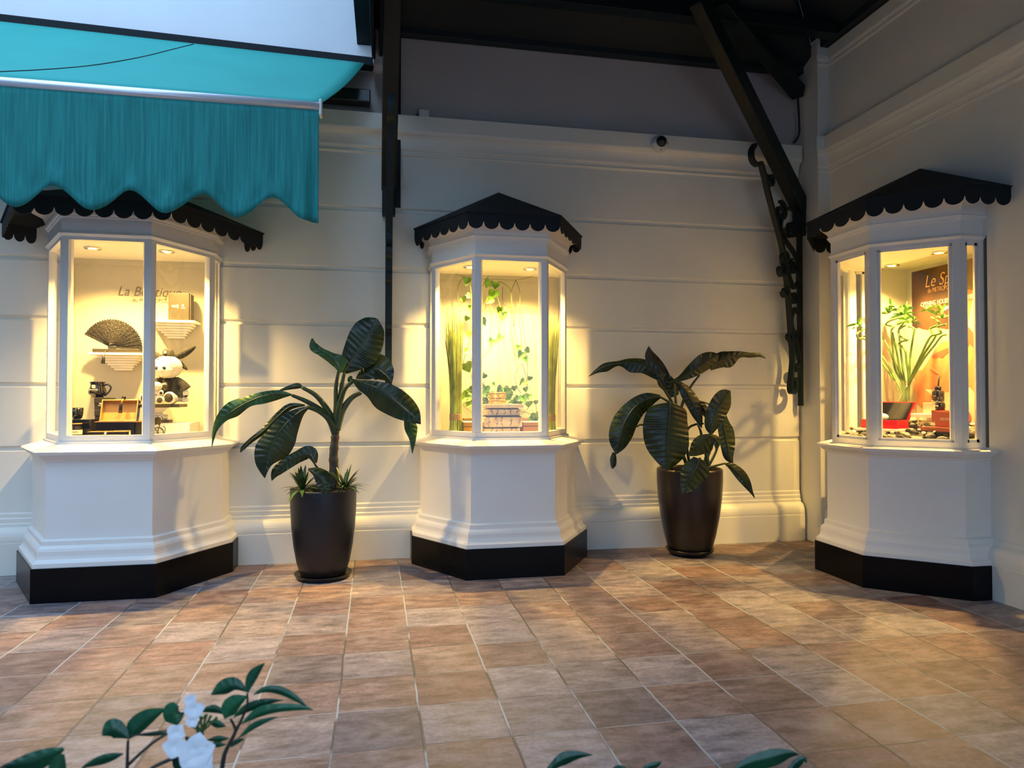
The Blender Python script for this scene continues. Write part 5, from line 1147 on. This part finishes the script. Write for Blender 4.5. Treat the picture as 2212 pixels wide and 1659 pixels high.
    r = empty('rust_box_flat', Vector((a.x,a.y,z0)), 'flat rust red box lying on the black tray', 'box'); ob('box_body', 0,ln,-.005,.12,-.006,.028, M['rust_card'], r)
    n_ = -e; text('SOTHYS', .018, M['gold_card'], Pq(.10,-.0055,.006), d, EZ, r, width=.08)
    r = empty('rust_box_upright', Vector((a.x,a.y,z0))+d*.12, 'upright rust red box standing on the flat one', 'box'); ob('box_body', .105,ln,.06,.10,.03,.155, M['rust_card'], r)
    text('ESOTHYS', .030, M['print_white'], Pq(.165,.0595,.085), d, EZ, r, width=.13, thin=-.0004); text('PARIS', .009, M['gold_card'], Pq(.20,.0595,.068), d, EZ, r, width=.03)
    # pink box, bottles
    XD = 4.72; A3 = lambda px, py: at(px, py, 'x', XD)
    s0 = A3(1977,893); s1_ = A3(2060,893)
    bx('white_slab', (XD-.10,s1_.y,s0.z-.03), (XD+.12,s0.y,s0.z), M['white_card'], 'white slab on the stones under the pink box', 'slab')
    p = A3(2002,870); bx('pink_box', (XD-.04,p.y-.17,s0.z+.001), (XD+.07,p.y,p.z), M['pink_card'], 'pale pink carton carrying the big amber bottle', 'box'); zt = p.z
    c = A3(2017,0); hb = A3(2017,835).z-zt; r = empty('reed_diffuser', (XD,c.y,zt), 'large dark amber bottle with a diffuser stick', 'bottle')
    R_ = abs(A3(2006,860).y-A3(2029,860).y)/2*.82
    MB().lathe((XD,c.y,zt+.001), [(.0001,0),(R_,0),(R_,hb*.62),(R_*.9,hb*.72),(R_*.5,hb*.78),(R_*.45,hb*.84),(.0001,hb*.84)], 30).build('bottle_body', M['amber'], r)
    MB().lathe((XD,c.y,zt+hb*.80), [(R_*.52,0),(R_*.55,.0),(R_*.55,hb*.2),(R_*.3,hb*.2),(.0001,hb*.2)], 24).build('collar', M['black_gloss'], r)
    MB().tube([(XD,c.y,zt+hb*.9),A3(2029,811)], .0065, 8).build('diffuser_stick', M['brown_card'], r)
    text('SOTHYS', .02, M['gold_card'], (XD-R_-.001,c.y+.03,zt+hb*.35), Y1, EZ, r, width=.06); text('PARIS', .012, M['gold_card'], (XD-R_-.001,c.y+.02,zt+hb*.24), Y1, EZ, r, width=.035)
    c2 = at(2031,886,'x',XD-.09); zt2 = c2.z-.0; R2 = .038; hb = at(2031,857,'x',XD-.09).z-zt2
    bx('small_riser', (XD-.13,c2.y-.07,s0.z-.06), (XD-.045,c2.y+.05,zt2-.001), M['rust_card'], 'small rust red riser under the small amber bottle', 'box')
    r = empty('amber_bottle', (XD-.09,c2.y,zt2), 'small dark amber bottle in front of the large one', 'bottle')
    MB().lathe((XD-.09,c2.y,zt2), [(.0001,0),(R2,0),(R2,hb*.48),(R2*.8,hb*.60),(R2*.42,hb*.66),(.0001,hb*.66)], 28).build('bottle_body', M['amber'], r); MB().lathe((XD-.09,c2.y,zt2+hb*.62), [(R2*.45,0),(R2*.45,hb*.38),(.0001,hb*.38)], 20).build('cap', M['black_gloss'], r)
    text('SOTHYS', .013, M['print_white'], (XD-.09-R2-.001,c2.y+.026,zt2+hb*.28), Y1, EZ, r, width=.05)
right_case()
